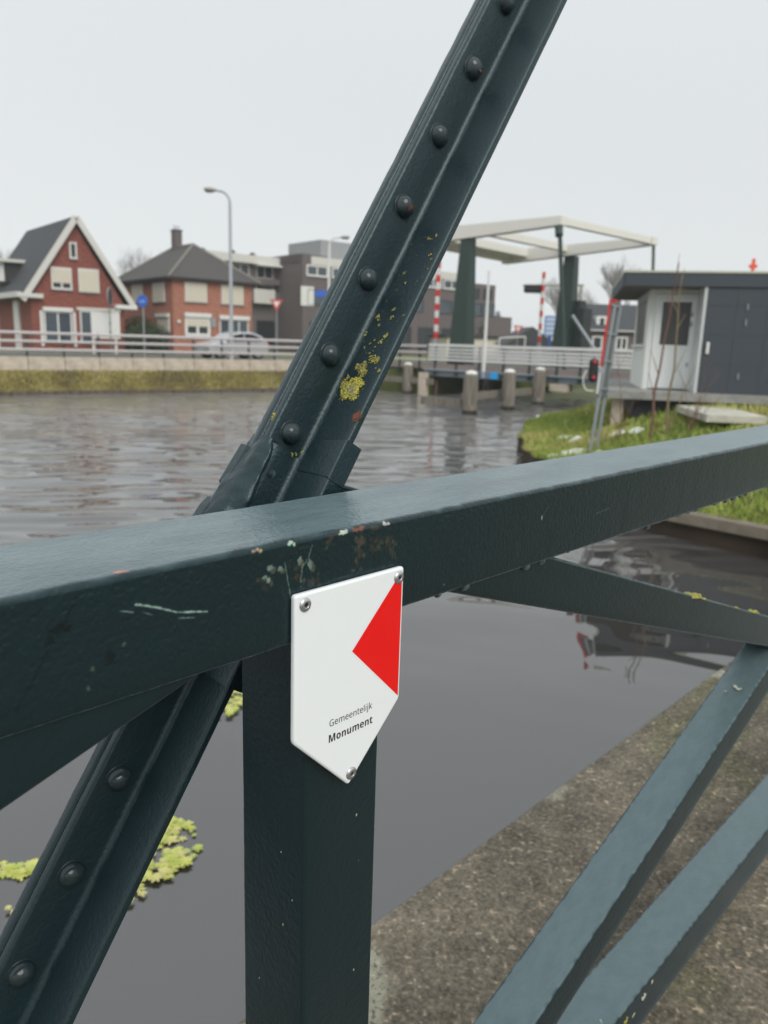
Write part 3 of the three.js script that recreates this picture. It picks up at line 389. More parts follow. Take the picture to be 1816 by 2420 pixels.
// ───────── drawbridge ─────────
const ED = V3(0.7468, 0, 0.6651), EB = V3(0.6651, 0, -0.7468), D0 = V3(2.2, 0, -38.5);
const bd = (s, y, b = 0) => V3(D0.x + ED.x * s + EB.x * b, y, D0.z + ED.z * s + EB.z * b);
{
  const t = thing('drawbridge', 'drawbridge with dark green pylons and a white overhead balance frame across the canal', 'drawbridge', [D0.x, 0, D0.z], -Math.atan2(0.6651, 0.7468));
  // local: x along the deck to the right, z towards the camera side (negative = across the road)
  part('deck', [B(-5.2, 22, 1.25, 1.48, -8.2, -0.12)], asphalt, t); part('kerb', B(-5.2, 22, 1.3, 1.56, -0.5, -0.02), mat({ c: [0.28, 0.23, 0.21] }), t); part('girder', [B(-0.6, 22, 0.95, 1.24, -0.5, -0.06), B(-0.6, 22, 0.95, 1.24, -8.1, -7.7)], M.deckSteel, t); part('girder_flange', B(-0.6, 22, 1.235, 1.3, -0.6, 0.06), mat({ c: [0.3, 0.35, 0.38] }), t);
  const rl = new THREE.Group(); rl.name = 'railing'; t.add(rl);
  for (const s of [-3.6, -2.2, -0.9, 0.1, 1.4, 2.72, 4.08, 5.45, 6.83, 7.95, 9.3, 10.65, 12, 13.35, 14.7]) part('post', [RB(s - 0.045, s + 0.045, 1.1, 2.42, -0.06, 0.03, 0.01, 1), B(s - 0.07, s + 0.07, 1.02, 1.22, -0.05, 0.06)], M.green, rl);
  for (const [y, h] of [[2.37, 0.13], [2.2, 0.09], [2.04, 0.09], [1.88, 0.09], [1.71, 0.1]]) part('rail', RB(-0.3, 17, y, y + h, 0.031, 0.08, 0.015, 1), M.white, rl);
  for (const [y, h] of [[2.32, 0.12], [2.02, 0.1], [1.68, 0.1]]) part('rail', RB(-5.2, -0.42, y, y + h, 0.031, 0.08, 0.015, 1), M.whiteRail, rl);
  const rl2 = new THREE.Group(); rl2.name = 'far_railing'; t.add(rl2); for (let s = -4; s < 18; s += 1.4) part('post', B(s - 0.04, s + 0.04, 1.4, 2.4, -8.1, -8.02), M.green, rl2); for (const y of [2.34, 2.1, 1.86, 1.64]) part('rail', B(-5, 18, y, y + 0.07, -8.01, -7.95), M.whiteRail, rl2);
  // pylons and frame in world coordinates
  const wg = new THREE.Group(); wg.name = 'balance_frame'; t.add(wg); t.updateMatrixWorld(true); const inv = t.matrixWorld.clone().invert(); const L = (p) => p.clone().applyMatrix4(inv);
  const A = V3(1.07, 7.7, -40.3), Bq = V3(7.1, 7.7, -34.9), C = V3(12.8, 7.7, -40.2), Dq = V3(6.76, 7.7, -47.0);
  const beam = (p, q, w0, h0, h1 = h0, ext = 0) => { const a = L(p), b = L(q), d = b.clone().sub(a), l = d.length(); d.normalize(); a.addScaledVector(d, -ext); const g = new THREE.BoxGeometry(w0, 1, l + 2 * ext, 1, 1, 1), P = g.attributes.position; for (let i = 0; i < P.count; i++) { const f = P.getZ(i) > 0 ? h1 : h0; P.setY(i, (P.getY(i) - 0.5) * f + 0.25); } g.translate(0, 0, (l + 2 * ext) / 2); g.applyMatrix4(new THREE.Matrix4().lookAt(b, a, V3(0, 1, 0))); g.translate(a.x, a.y, a.z); g.computeVertexNormals(); return boxUV(g); };
  part('balance_arm', beam(A, Bq, 0.5, 0.75, 0.35, 0.25), M.beamWhite, wg); part('balance_arm', beam(Dq, C, 0.5, 0.75, 0.35, 0.25), M.beamWhite, wg);
  part('cross_beam', beam(A, Dq, 0.75, 0.6), M.beamWhite, wg); part('cross_beam', beam(Bq, C, 0.3, 0.3), M.beamWhite, wg); part('cross_beam', beam(A.clone().lerp(Bq, 0.45), Dq.clone().lerp(C, 0.45), 0.35, 0.35), M.beamWhite, wg);
  part('counterweight', beam(A.clone().lerp(Bq, 0.09).setY(7.64), Dq.clone().lerp(C, 0.09).setY(7.64), 1.5, 0.4), M.beamWhite, wg);
  const pyl = (p, top, w0, w1, name) => { const q = L(p), g = new THREE.BoxGeometry(w0, top - 1.2, w0 * 0.8, 1, 1, 1), P = g.attributes.position; for (let i = 0; i < P.count; i++) if (P.getY(i) > 0) { P.setX(i, P.getX(i) * w1 / w0 + w0 * 0.10); P.setZ(i, P.getZ(i) * w1 / w0); } g.translate(q.x, (top + 1.2) / 2, q.z); g.computeVertexNormals(); return g; };
  part('pylon', pyl(V3(3.5, 0, -38.2), 7.5, 1.05, 0.55), M.green, t); part('pylon', pyl(V3(9.75, 0, -44.2), 7.4, 1.15, 0.62), M.green, t);
  const cap = new THREE.CylinderGeometry(0.275, 0.275, 0.44, 20).rotateX(Math.PI / 2); const cq = L(V3(3.5, 0, -38.2)); part('pylon_head', cap.clone().translate(cq.x + 0.1, 7.5, cq.z), M.green, t);
  const rod = (p, q, r) => cyl(r, r, L(p), L(q), 8); part('hanger_rod', [rod(V3(7.1, 7.7, -34.7), V3(7.75, 1.3, -34.4), 0.09), cyl(0.17, 0.17, L(V3(7.1, 7.75, -34.9)), L(V3(7.1, 7.15, -34.6)), 10)], M.green, t); part('hanger_rod', rod(V3(12.9, 7.6, -40.0), V3(13.3, 1.4, -39.7), 0.08), mat({ c: [0.09, 0.11, 0.09] }), t);
  const mq = L(V3(10.55, 0, -44.0)); part('winch_housing', [RB(mq.x - 0.5, mq.x + 0.4, 1.4, 4.7, mq.z - 0.6, mq.z + 0.4, 0.08), RB(mq.x - 0.75, mq.x + 0.1, 4.2, 5.1, mq.z - 0.4, mq.z + 0.3, 0.1)], mat({ c: [0.02, 0.03, 0.028], roughness: 0.6 }), t); part('strut', rod(V3(9.9, 4.25, -43.2), V3(11.1, 2.5, -42.6), 0.09), M.galv, t);
  part('abutment_wall', [B(-5.3, -0.6, -1, 1.25, -8.2, -0.5), B(9.8, 16, -1, 0.94, -8.2, -0.6)], mat({ c: [0.10, 0.085, 0.07], roughness: 1, map: rep(grain, 0.5) }), t); part('bearing_block', B(6.6, 7.4, 0.62, 0.94, -0.5, 0.12), M.conc, t);
  for (let k = 0; k < 2; k++) part('pier', cyl(0.3, 0.3, V3(1.2 + 6.6 * k, -1, -3), V3(1.2 + 6.6 * k, 0.95, -3), 10), M.wood, t);
  const sgn = new THREE.Group(); sgn.name = 'waterway_sign'; t.add(sgn); part('panel', RB(2.85, 3.92, 0.98, 1.28, 0.1, 0.14, 0.01), mat({ c: [0.13, 0.2, 0.32], roughness: 0.4 }), sgn); part('blue_square', B(3.5, 3.9, 0.98, 1.3, 0.141, 0.15), mat({ c: [0.02, 0.38, 0.8] }), sgn);
}
{ // fender piles and boards along the channel
  const pl = [[3.0, 1.5, -28.2, 'nearest'], [4.8, 1.53, -30.9, 'middle'], [6.62, 1.56, -34.1, 'rightmost, partly hidden by the bank,'], [1.0, 1.48, -39.3, 'far left']], lab = ['weathered wooden mooring pile with a white cap, nearest in the water', 'weathered wooden pile with a white cap, second from the bank', 'weathered wooden pile with a white cap, closest to the grass bank', 'weathered wooden pile at the left abutment, beside the riveted girder'];
  const pileWood = mat({ c: [0.56, 0.53, 0.49], map: woodTex, roughness: 0.95 });
  pl.forEach(([x, top, z], k) => { const t = thing('mooring_pile', lab[k], 'pile', [x, 0, z], k, 'wooden piles along the channel'), r = 0.27 - 0.01 * (k % 2), pts = [[0, -1], [r, -1], [r * 1.02, 0.1], [r, 0.6], [r * 0.97, top - 0.16], [r * 0.8, top - 0.02], [0, top - 0.02]].map((p) => new THREE.Vector2(...p)); const g = new THREE.LatheGeometry(pts, 18); const uv = g.attributes.uv; for (let i = 0; i < uv.count; i++) uv.setXY(i, uv.getX(i) * 1.6, uv.getY(i) * 2.4); { const P = g.attributes.position; for (let i = 0; i < P.count; i++) { const a = Math.atan2(P.getZ(i), P.getX(i)), f = 1 + 0.09 * (n3(Math.cos(a) * 4 + k * 5, Math.sin(a) * 4, P.getY(i) * 0.7) - 0.5); P.setX(i, P.getX(i) * f); P.setZ(i, P.getZ(i) * f); } g.computeVertexNormals(); } part('shaft', g, pileWood, t);
    const c = new THREE.LatheGeometry([[r * 0.84, top - 0.05], [r * 0.78, top + 0.0], [r * 0.45, top + 0.06], [0, top + 0.08]].map((p) => new THREE.Vector2(...p)), 18); part('cap', c, M.white, t); part('wet_foot', new THREE.CylinderGeometry(r * 1.05, r * 1.06, 0.3, 18, 1, true).translate(0, 0.0, 0), mat({ c: [0.03, 0.028, 0.02], roughness: 0.4 }), t); });
  const f = thing('fender', 'grey timber fender boards linking the piles under the bridge', 'fender'); const bar = (a, b, y, h) => { const A = V3(...a), Bq = V3(...b), l = A.distanceTo(Bq), g = B(0, l, y, y + h, -0.06, 0.06), o = part('fender_board', g, pileWood, f); o.position.copy(A); o.rotation.y = -Math.atan2(Bq.z - A.z, Bq.x - A.x); };
  bar([2.75, 0, -28.6], [6.4, 0, -34.3], 0.45, 0.28); bar([6.4, 0, -34.3], [9, 0, -38.5], 0.45, 0.28); bar([-1.6, 0, -41.4], [2.2, 0, -38.2], 0.55, 0.28); bar([1.3, 0, -29.8], [2.75, 0, -28.6], 0.2, 0.3);
  const p2 = thing('mooring_pile', 'short brown timber post under the left end of the bridge', 'pile', [2.4, 0, -38.8], 0); part('shaft', cyl(0.16, 0.15, V3(0, -1, 0), V3(0, 0.75, 0), 10), mat({ c: [0.24, 0.16, 0.11], map: woodTex }), p2);
  const p3 = thing('mooring_pile', 'pale square timber block standing at the left bridge abutment', 'pile', [1.75, 0, -38.6], -0.7); part('shaft', RB(-0.22, 0.22, -0.5, 1.1, -0.15, 0.15, 0.02), M.conc, p3);
}
function striped(name, label, [x, y, z], y0, y1, r, n, lean) { const t = thing(name, label, 'barrier', [x, y, z]); t.rotation.z = lean; for (let k = 0; k < n; k++) part(k % 2 ? 'white_band' : 'red_band', cyl(r, r, V3(0, lerp(y0, y1, k / n), 0), V3(0, lerp(y0, y1, (k + 1) / n), 0), 10), k % 2 ? M.white : M.red, t); part('foot', cyl(r * 1.6, r * 1.3, V3(0, 0, 0), V3(0, y0 - 0.02, 0), 10), M.galv, t); }
striped('barrier_pole', 'raised red and white barrier pole beside the left green pylon', [2.3, 1.4, -39.2], 1.35, 5.05, 0.11, 11, 0.0); striped('barrier_pole', 'raised red and white barrier pole beyond the bridge, left of the blue board', [9.12, 1.2, -48], 1.6, 5.7, 0.1, 11, 0.0);
{ const t = thing('flagpole', 'slim white pole standing before the bridge between the pylons', 'pole', [4.42, 1.0, -36.35], 0); part('pole', cyl(0.085, 0.05, V3(0, 0.3, 0), V3(0, 4.8, 0), 10), M.white, t); part('foot', cyl(0.11, 0.11, V3(0, 0, 0), V3(0, 0.3, 0), 10), M.galv, t);
  const s = thing('traffic_signal', 'dark traffic signal head hanging from a cantilever arm behind the striped barrier', 'traffic light', [11.5, 1.2, -48.4], 0); part('post', cyl(0.1, 0.1, V3(0, 0, 0), V3(0, 5.1, 0), 10), mat({ c: [0.35, 0.34, 0.28] }), s); part('arm', cyl(0.06, 0.06, V3(0.15, 5.05, 0), V3(-3.4, 4.95, 0), 8), mat({ c: [0.35, 0.34, 0.28] }), s); part('signal_head', RB(-3.45, -2.3, 4.5, 4.9, -0.2, 0.2, 0.12), M.black, s); part('visor', RB(-3.5, -2.2, 4.88, 4.96, -0.25, 0.25, 0.03), M.dark, s);
  const b = thing('information_board', 'blue and white information board on a blue post left of the right pylon', 'sign', [10.5, 1.2, -52], 0.1); part('board', RB(-0.38, 0.38, 2.05, 3.35, 0, 0.08, 0.03), mat({ c: [0.1, 0.22, 0.5] }), b); for (let k = 0; k < 4; k++) part('white_panel', B(-0.3, 0.3, 2.15 + 0.29 * k, 2.36 + 0.29 * k, 0.082, 0.092), mat({ c: [0.5, 0.58, 0.72] }), b); part('post', B(-0.1, 0.16, 0, 2.05, 0.0, 0.07), mat({ c: [0.03, 0.08, 0.25] }), b);
  const wf = thing('white_barrier', 'low white tubular barrier beyond the bridge beside the striped pole', 'barrier', [9.0, 1.2, -54], 0.1); part('bar', [cyl(0.05, 0.05, V3(-1.5, 0, 0), V3(-1.5, 1.85, 0), 8), cyl(0.05, 0.05, V3(-1.5, 1.85, 0), V3(0.3, 2.0, 0), 8), cyl(0.05, 0.05, V3(0.3, 2.0, 0), V3(0.3, 0, 0), 8)], M.white, wf);
}
// ───────── bridge keeper's hut ─────────
{
  const h = thing('keeper_hut', 'dark panelled flat-roofed hut with a white glazed door on the grass bank', 'hut', [6.32, 1.62, -16], -13 * R), dkMat = mat({ c: [0.045, 0.056, 0.07], roughness: 0.55 }), trim = mat({ c: [0.56, 0.58, 0.58], roughness: 0.5 }), boardW = mat({ c: [0.78, 0.8, 0.77], roughness: 0.55 }), doorW = mat({ c: [0.86, 0.88, 0.87], roughness: 0.45 });
  part('backing', [B(0.02, 6.9, 0, 2.3, -4.8, -0.045), B(-0.94, 0.02, 0, 2.1, -4.3, -0.98)], M.dark, h);
  for (let i = 0; i < 12; i++) for (let j = 0; j < 4; j++) part('cladding_panel', B(0.02 + i * 0.575, 0.02 + i * 0.575 + 0.571, 0.0 + j * 0.58, j * 0.58 + 0.576, -0.044, -0.02 + 0.004 * (hash(i, j, 7) - 0.5)), dkMat, h);
  part('corner_trim', [B(-0.035, 0.018, 0, 2.1, -0.9, -0.012)], trim, h);
  const roof = part('roof', [B(-1.62, 7.0, 2.36, 2.4, -4.95, 0.04)], mat({ c: [0.5, 0.52, 0.42], roughness: 0.7 }), h); part('fascia', [B(-1.6, 7.0, 2.1, 2.358, -0.03, 0.02), B(-1.62, -1.57, 2.1, 2.358, -4.95, -0.03)], dkMat, roof); part('soffit', B(-1.57, 0.02, 2.1, 2.16, -4.9, -0.035), mat({ c: [0.12, 0.11, 0.105], roughness: 0.8 }), roof);
  part('soffit_lamp', new THREE.CylinderGeometry(0.1, 0.1, 0.03, 16).translate(-0.45, 2.075, -0.5), M.conc, roof);
  // white door wall, recessed
  part('front_board', [B(-0.98, -0.86, 0.0, 2.1, -0.98, -0.9)], boardW, h); part('head_board', B(-0.86, 0.0, 2.0, 2.1, -0.98, -0.9), boardW, h);
  const d = new THREE.Group(); d.name = 'door'; h.add(d);
  part('door_frame', [B(-0.855, -0.79, 0.02, 1.99, -0.97, -0.86), B(-0.06, -0.005, 0.02, 1.99, -0.97, -0.86), B(-0.79, -0.06, 1.92, 1.99, -0.97, -0.86)], doorW, d); part('door_leaf', [B(-0.785, -0.715, 0.03, 1.91, -0.96, -0.89), B(-0.13, -0.065, 0.03, 1.91, -0.96, -0.89), B(-0.715, -0.13, 1.85, 1.91, -0.96, -0.89), B(-0.715, -0.13, 0.88, 0.95, -0.96, -0.885), B(-0.715, -0.13, 0.03, 0.18, -0.96, -0.89), B(-0.715, -0.13, 0.18, 0.88, -0.955, -0.905)], doorW, d);
  part('door_pane', B(-0.715, -0.13, 0.95, 1.85, -0.95, -0.92), mat({ c: [0.07, 0.07, 0.068], roughness: 0.35 }), d); for (const y of [0.5, 1.35, 1.55]) part('hinge', RB(-0.13, -0.09, y, y + 0.09, -0.89, -0.87, 0.005, 1), M.galv, d);
  // side wall boards and window
  for (let k = 0; k < 15; k++) { const z1 = -0.985 - k * 0.225; const y1 = k >= 2 && k < 13 ? 0.92 : 2.1; part('side_board', B(-0.99 - 0.006 * (k % 2), -0.945, 0, y1, z1 - 0.218, z1), boardW, h); }
  const w = new THREE.Group(); w.name = 'window'; h.add(w); part('pane', B(-0.97, -0.945, 0.96, 1.95, -3.85, -1.45), mat({ c: [0.06, 0.055, 0.055], roughness: 0.3 }), w); part('sill', B(-1.08, -0.93, 0.9, 0.955, -3.9, -1.4), M.white, w); part('head', B(-1.0, -0.945, 1.95, 2.1, -3.9, -1.4), trim, w);
  part('handle', RB(0.1, 0.16, 0.78, 1.02, -0.01, 0.045, 0.02), M.white, h); for (const [x, y] of [[0.78, 1.66], [0.78, 1.36], [0.76, 0.3]]) part('latch', RB(x, x + 0.025, y, y + 0.12, -0.012, 0.01, 0.005, 1), M.galv, h);
  part('plinth_slab', [B(-1.75, 7.2, -0.16, -0.002, -5.2, 0.42)], M.concGrey, h); part('plinth_beam', [B(-1.2, 7, -0.6, -0.161, -4.9, 0.1)], M.dark, h); part('plinth_leg', [B(-1.62, -1.4, -0.75, -0.161, -0.1, 0.12)], M.conc, h);
  const rc = thing('roof_beacon', 'small red cross shaped beacon standing on the hut roof', 'beacon', [7.89, 4.02, -17.6], -0.2); part('stem', cyl(0.025, 0.02, V3(0, 0, 0), V3(0.0, 0.2, 0), 6), M.galv, rc); part('cross', [RB(-0.035, 0.035, 0.14, 0.45, -0.03, 0.03, 0.02), RB(-0.085, 0.085, 0.25, 0.33, -0.028, 0.028, 0.02)], mat({ c: [0.7, 0.09, 0.04], roughness: 0.4 }), rc);
  const rv = thing('roof_vent', 'low rounded vent on the hut roof, right of the red beacon', 'vent', [8.55, 4.02, -17.2]); part('hood', new THREE.SphereGeometry(0.3, 20, 10, 0, 6.2832, 0, Math.PI / 2).scale(1.2, 0.45, 1), M.galv, rv); part('collar', new THREE.CylinderGeometry(0.3, 0.32, 0.06, 20).translate(0, 0.03, 0), M.dark, rv);
}
{ // pale slab lying on the grass
  const t = thing('concrete_block', 'flat pale concrete slab lying on the grass before the hut', 'concrete slab', [6.15, 0, -14.4], -0.12); part('slab', RB(-0.5, 0.5, 1.25, 1.39, -1.1, 1.1, 0.015), mat({ c: [0.66, 0.64, 0.55], roughness: 0.9, map: grain }), t);
}
{ // navigation signal on the bank
  const t = thing('channel_signal', 'leaning red and white edged board on two galvanised posts at the water', 'navigation sign', [3.86, 0.5, -14.5]);
  t.quaternion.setFromAxisAngle(V3(0, 0, 1), -0.055).multiply(new THREE.Quaternion().setFromAxisAngle(V3(0, 1, 0), 50 * R));
  // the board is seen obliquely from behind: local x runs away from the water, z to the right
  for (const [x, z] of [[0.0, 0], [0.36, -0.04]]) part('post', cyl(0.032, 0.032, V3(x, -0.1, z), V3(x * 0.7 + 0.05, 2.72, 0.05 + z * 0.12), 10), M.galv, t);
  part('backboard', [RB(-0.05, 0.32, 1.05, 2.78, 0.0, 0.03, 0.006)], mat({ c: [0.13, 0.145, 0.15], roughness: 0.6 }), t); for (const y of [1.2, 1.7, 2.2, 2.7]) part('rail', RB(-0.05, 0.32, y, y + 0.04, 0.03, 0.06, 0.006), M.galv, t);
  part('red_edge', RB(-0.1, -0.052, 1.62, 2.82, 0.0, 0.03, 0.008), M.red, t); part('white_edge', RB(-0.1, -0.052, 1.12, 1.615, 0.0, 0.03, 0.008), M.white, t); part('cap_strip', RB(-0.1, 0.2, 2.785, 2.83, 0.0, 0.035, 0.01), M.red, t);
  const s = thing('signal_lamps', 'black oblong signal head with two red lamps beside the leaning board', 'signal', [3.56, 2.07, -13.6], 0.1); part('housing', new THREE.CapsuleGeometry(0.085, 0.25, 6, 18).scale(1, 1, 0.6), M.black, s); for (const y of [-0.13, 0.14]) part('lamp_lens', new THREE.SphereGeometry(0.034, 14, 8).scale(1, 1, 0.5).translate(0, y, 0.05), mat({ c: [0.5, 0.015, 0.04], roughness: 0.2 }), s); part('cable', tube([V3(-0.11, 0.0, -0.03), V3(-0.16, -0.15, -0.03), V3(-0.1, -0.33, -0.03), V3(0.05, -0.36, -0.03)], 0.012, 20, 6), M.white, s); part('bracket', B(0.05, 0.2, -0.05, 0.05, -0.1, -0.05), M.galv, s);
}
// saplings and snow remnants
function sapling(label, [x, z], H, seed, stems, m) {
  const r = rng(seed), y = bankY(x, z), t = thing('sapling', label, 'sapling', [x, y - 0.03, z]), g = [], tw = [];
  for (let k = 0; k < stems.length; k++) { const [dx, hh, rad] = stems[k], pts = []; for (let i = 0; i <= 7; i++) { const f = i / 7; pts.push(V3(dx * Math.pow(f, 1.3) + (r() - 0.5) * 0.04, hh * f, (r() - 0.5) * 0.06)); } const c = new THREE.CatmullRomCurve3(pts); const tg = new THREE.TubeGeometry(c, 26, rad, 6, false); const P = tg.attributes.position; for (let i = 0; i < P.count; i++) { const ring = Math.floor(i / 7), f = ring / 26, cc = c.getPointAt(f), s = 1 - 0.7 * f; P.setXYZ(i, cc.x + (P.getX(i) - cc.x) * s, cc.y + (P.getY(i) - cc.y) * s, cc.z + (P.getZ(i) - cc.z) * s); } g.push(tg);
    for (let q = 0; q < 5; q++) { const f = 0.25 + 0.7 * r(), p = c.getPointAt(f), e = p.clone().add(V3((r() - 0.5) * 0.5, 0.18 + 0.3 * r(), (r() - 0.5) * 0.4)); tw.push(cyl(rad * 0.35, rad * 0.12, p, e, 4, true)); } }
  part('stem', g, m, t); part('twigs', tw, m, t);
}
const reddish = mat({ c: [0.17, 0.085, 0.065], roughness: 0.8 }), tanBark = mat({ c: [0.22, 0.17, 0.10], roughness: 0.8 });
sapling('tall reddish leafless sapling before the hut window', [4.78, -14.0], 3.1, 61, [[0.2, 3.15, 0.027]], reddish); sapling('tan leafless sapling before the white hut door', [5.05, -13.9], 2.8, 62, [[-0.02, 2.85, 0.026], [0.42, 1.35, 0.012]], tanBark);
sapling('fan of thin reddish twigs low on the grass right of the door', [5.35, -13.6], 1.3, 63, [[0.4, 1.1, 0.009], [0.25, 1.3, 0.009], [-0.2, 0.9, 0.008], [0.6, 0.8, 0.008], [0.1, 0.7, 0.008]], reddish);
sapling('low reddish twigs at the corner of the hut slab', [4.55, -15.0], 1.3, 64, [[-0.15, 1.5, 0.012], [0.25, 0.9, 0.009], [-0.3, 0.7, 0.008]], reddish);
{
  const sn = mat({ c: [0.86, 0.88, 0.9], roughness: 0.7 }), S = [[3.55, -14.82, 0.5, 0.42, 'largest patch of melting snow, below the leaning board'], [3.94, -15.97, 0.2, 0.22, 'small snow patch just behind the largest one'], [3.93, -16.95, 0.24, 0.26, 'thin snow patch on the bank between the posts and the water'], [4.63, -15.41, 0.3, 0.3, 'snow patch between the leaning board and the first sapling'], [5.0, -24.2, 0.4, 0.9, 'far strip of snow at the tip of the bank'], [4.6, -19.94, 0.22, 0.5, 'narrow snow strip midway along the far bank'], [4.9, -15.2, 0.22, 0.4, 'snow strip close beside the twigs at the slab corner'], [4.75, -13.0, 0.2, 0.2, 'snow crumbs at the foot of the reddish sapling'], [5.3, -12.9, 0.26, 0.22, 'snow patch at the foot of the twig fan'], [3.95, -14.3, 0.2, 0.2, 'snow patch right at the foot of the galvanised posts'], [5.0, -13.0, 0.18, 0.2, 'snow patch between the two sapling stems'], [3.19, -14.65, 0.22, 0.2, 'snow patch at the water edge of the bank']];
  S.forEach(([x, z, rx, rz, lab], k) => { const t = new THREE.BufferGeometry(), rows = []; const N = 12; for (let i = 0; i <= N; i++) { const row = []; for (let j = 0; j <= 22; j++) { const a = j / 22 * 6.2832, q = i / N, wob = 0.35 + 1.1 * fbm(Math.cos(a) * 2.2 + k * 7 + 20, Math.sin(a) * 2.2 + 20, 0, 95, 3), px = x + Math.cos(a) * q * rx * wob * 0.72, pz = z + Math.sin(a) * q * rz * wob * 0.72; row.push(V3(px, bankY(px, pz) + 0.034 * (1 - q * q) + 0.012 + 0.11 * (n3(px * 9, pz * 9, k) - 0.47) - 0.02 * q * q, pz)); } rows.push(row); } const o = struct('snow_patch', quadStrip(rows), sn); o.userData = { label: lab, category: 'snow', group: 'snow remnants on the bank' }; });
}
// ───────── floating water plants ─────────
{
  const r = rng(77), lm = [[0.62, 0.64, 0.16], [0.5, 0.56, 0.12], [0.66, 0.62, 0.24]].map((c) => mat({ c, roughness: 0.55 }));
  const ros = [0, 1, 2, 3].map((v) => { const l = []; const n = 11 + 2 * v; for (let k = 0; k < n; k++) { const a = k * 2.4, len = lerp(0.012, 0.034, Math.sqrt((k + 1) / n)), el = lerp(0.55, 0.04, (k + 1) / n), d = V3(Math.cos(a) * Math.cos(el), Math.sin(el), Math.sin(a) * Math.cos(el)), s = V3(-Math.sin(a), 0, Math.cos(a)), w = len * 0.27; const P = (t, q) => d.clone().multiplyScalar(len * t).addScaledVector(s, q * w).add(V3(0, -0.006 * t * t, 0)); const pt = [P(0, 0), P(0.55, -0.7), P(0.6, 0.7), P(0.9, -0.55), P(0.95, 0.55), P(1.05, 0)], g = new THREE.BufferGeometry(); g.setAttribute('position', new THREE.Float32BufferAttribute(pt.flatMap((p) => [p.x, p.y + 0.004, p.z]), 3)); g.setIndex([0, 1, 2, 1, 3, 2, 2, 3, 4, 3, 5, 4]); g.computeVertexNormals(); l.push(g); } return merge(l); });
  const patch = (label, blobs) => { const [cx, cz] = blobs[0], t = thing('floating_plant', label, 'water plant', [cx, 0.004, cz]); for (const [bx, bz, rad, n, ez] of blobs) for (let k = 0; k < n; k++) { const a = r() * 6.283, q = Math.pow(r(), 0.62) * rad * (r() < 0.12 ? 1.35 : 0.95), o = part('rosette', ros[Math.floor(r() * 4)], lm[Math.floor(r() * 3)], t); o.position.set(bx - cx + Math.cos(a) * q, 0.002 + 0.012 * r(), bz - cz + Math.sin(a) * q * ez); o.rotation.y = r() * 6.28; o.scale.setScalar(0.4 + 0.75 * r()); } };
  patch('yellow-green floating water plants right of the lower riveted girder', [[-1.14, -3.35, 0.12, 64, 1], [-1.01, -3.39, 0.11, 46, 1], [-1.04, -3.09, 0.14, 66, 1.2], [-0.90, -3.21, 0.07, 12, 1.2], [-1.26, -3.07, 0.17, 50, 1.4], [-1.12, -2.90, 0.08, 14, 1]]); patch('yellow-green floating water plants at the left edge of the picture', [[-1.6, -3.06, 0.15, 26, 0.35], [-1.72, -2.75, 0.14, 60, 0.8], [-1.5, -3.1, 0.09, 20, 0.8], [-1.44, -2.8, 0.08, 14, 1]]); patch('small clump of floating plants beside the post, under the handrail', [[-1.02, -4.8, 0.16, 70, 1.6]]);
  const lf = thing('floating_leaf', 'single small pinkish leaf floating on the calm water', 'leaf', [0.72, 0.006, -3.25]); part('blade', new THREE.CircleGeometry(0.02, 10).scale(1, 0.6, 1).rotateX(-Math.PI / 2), mat({ c: [0.5, 0.3, 0.24] }), lf); part('stalk', cyl(0.0015, 0.001, V3(0.018, 0, 0), V3(0.035, 0.003, 0.004), 4), mat({ c: [0.3, 0.2, 0.15] }), lf);
}
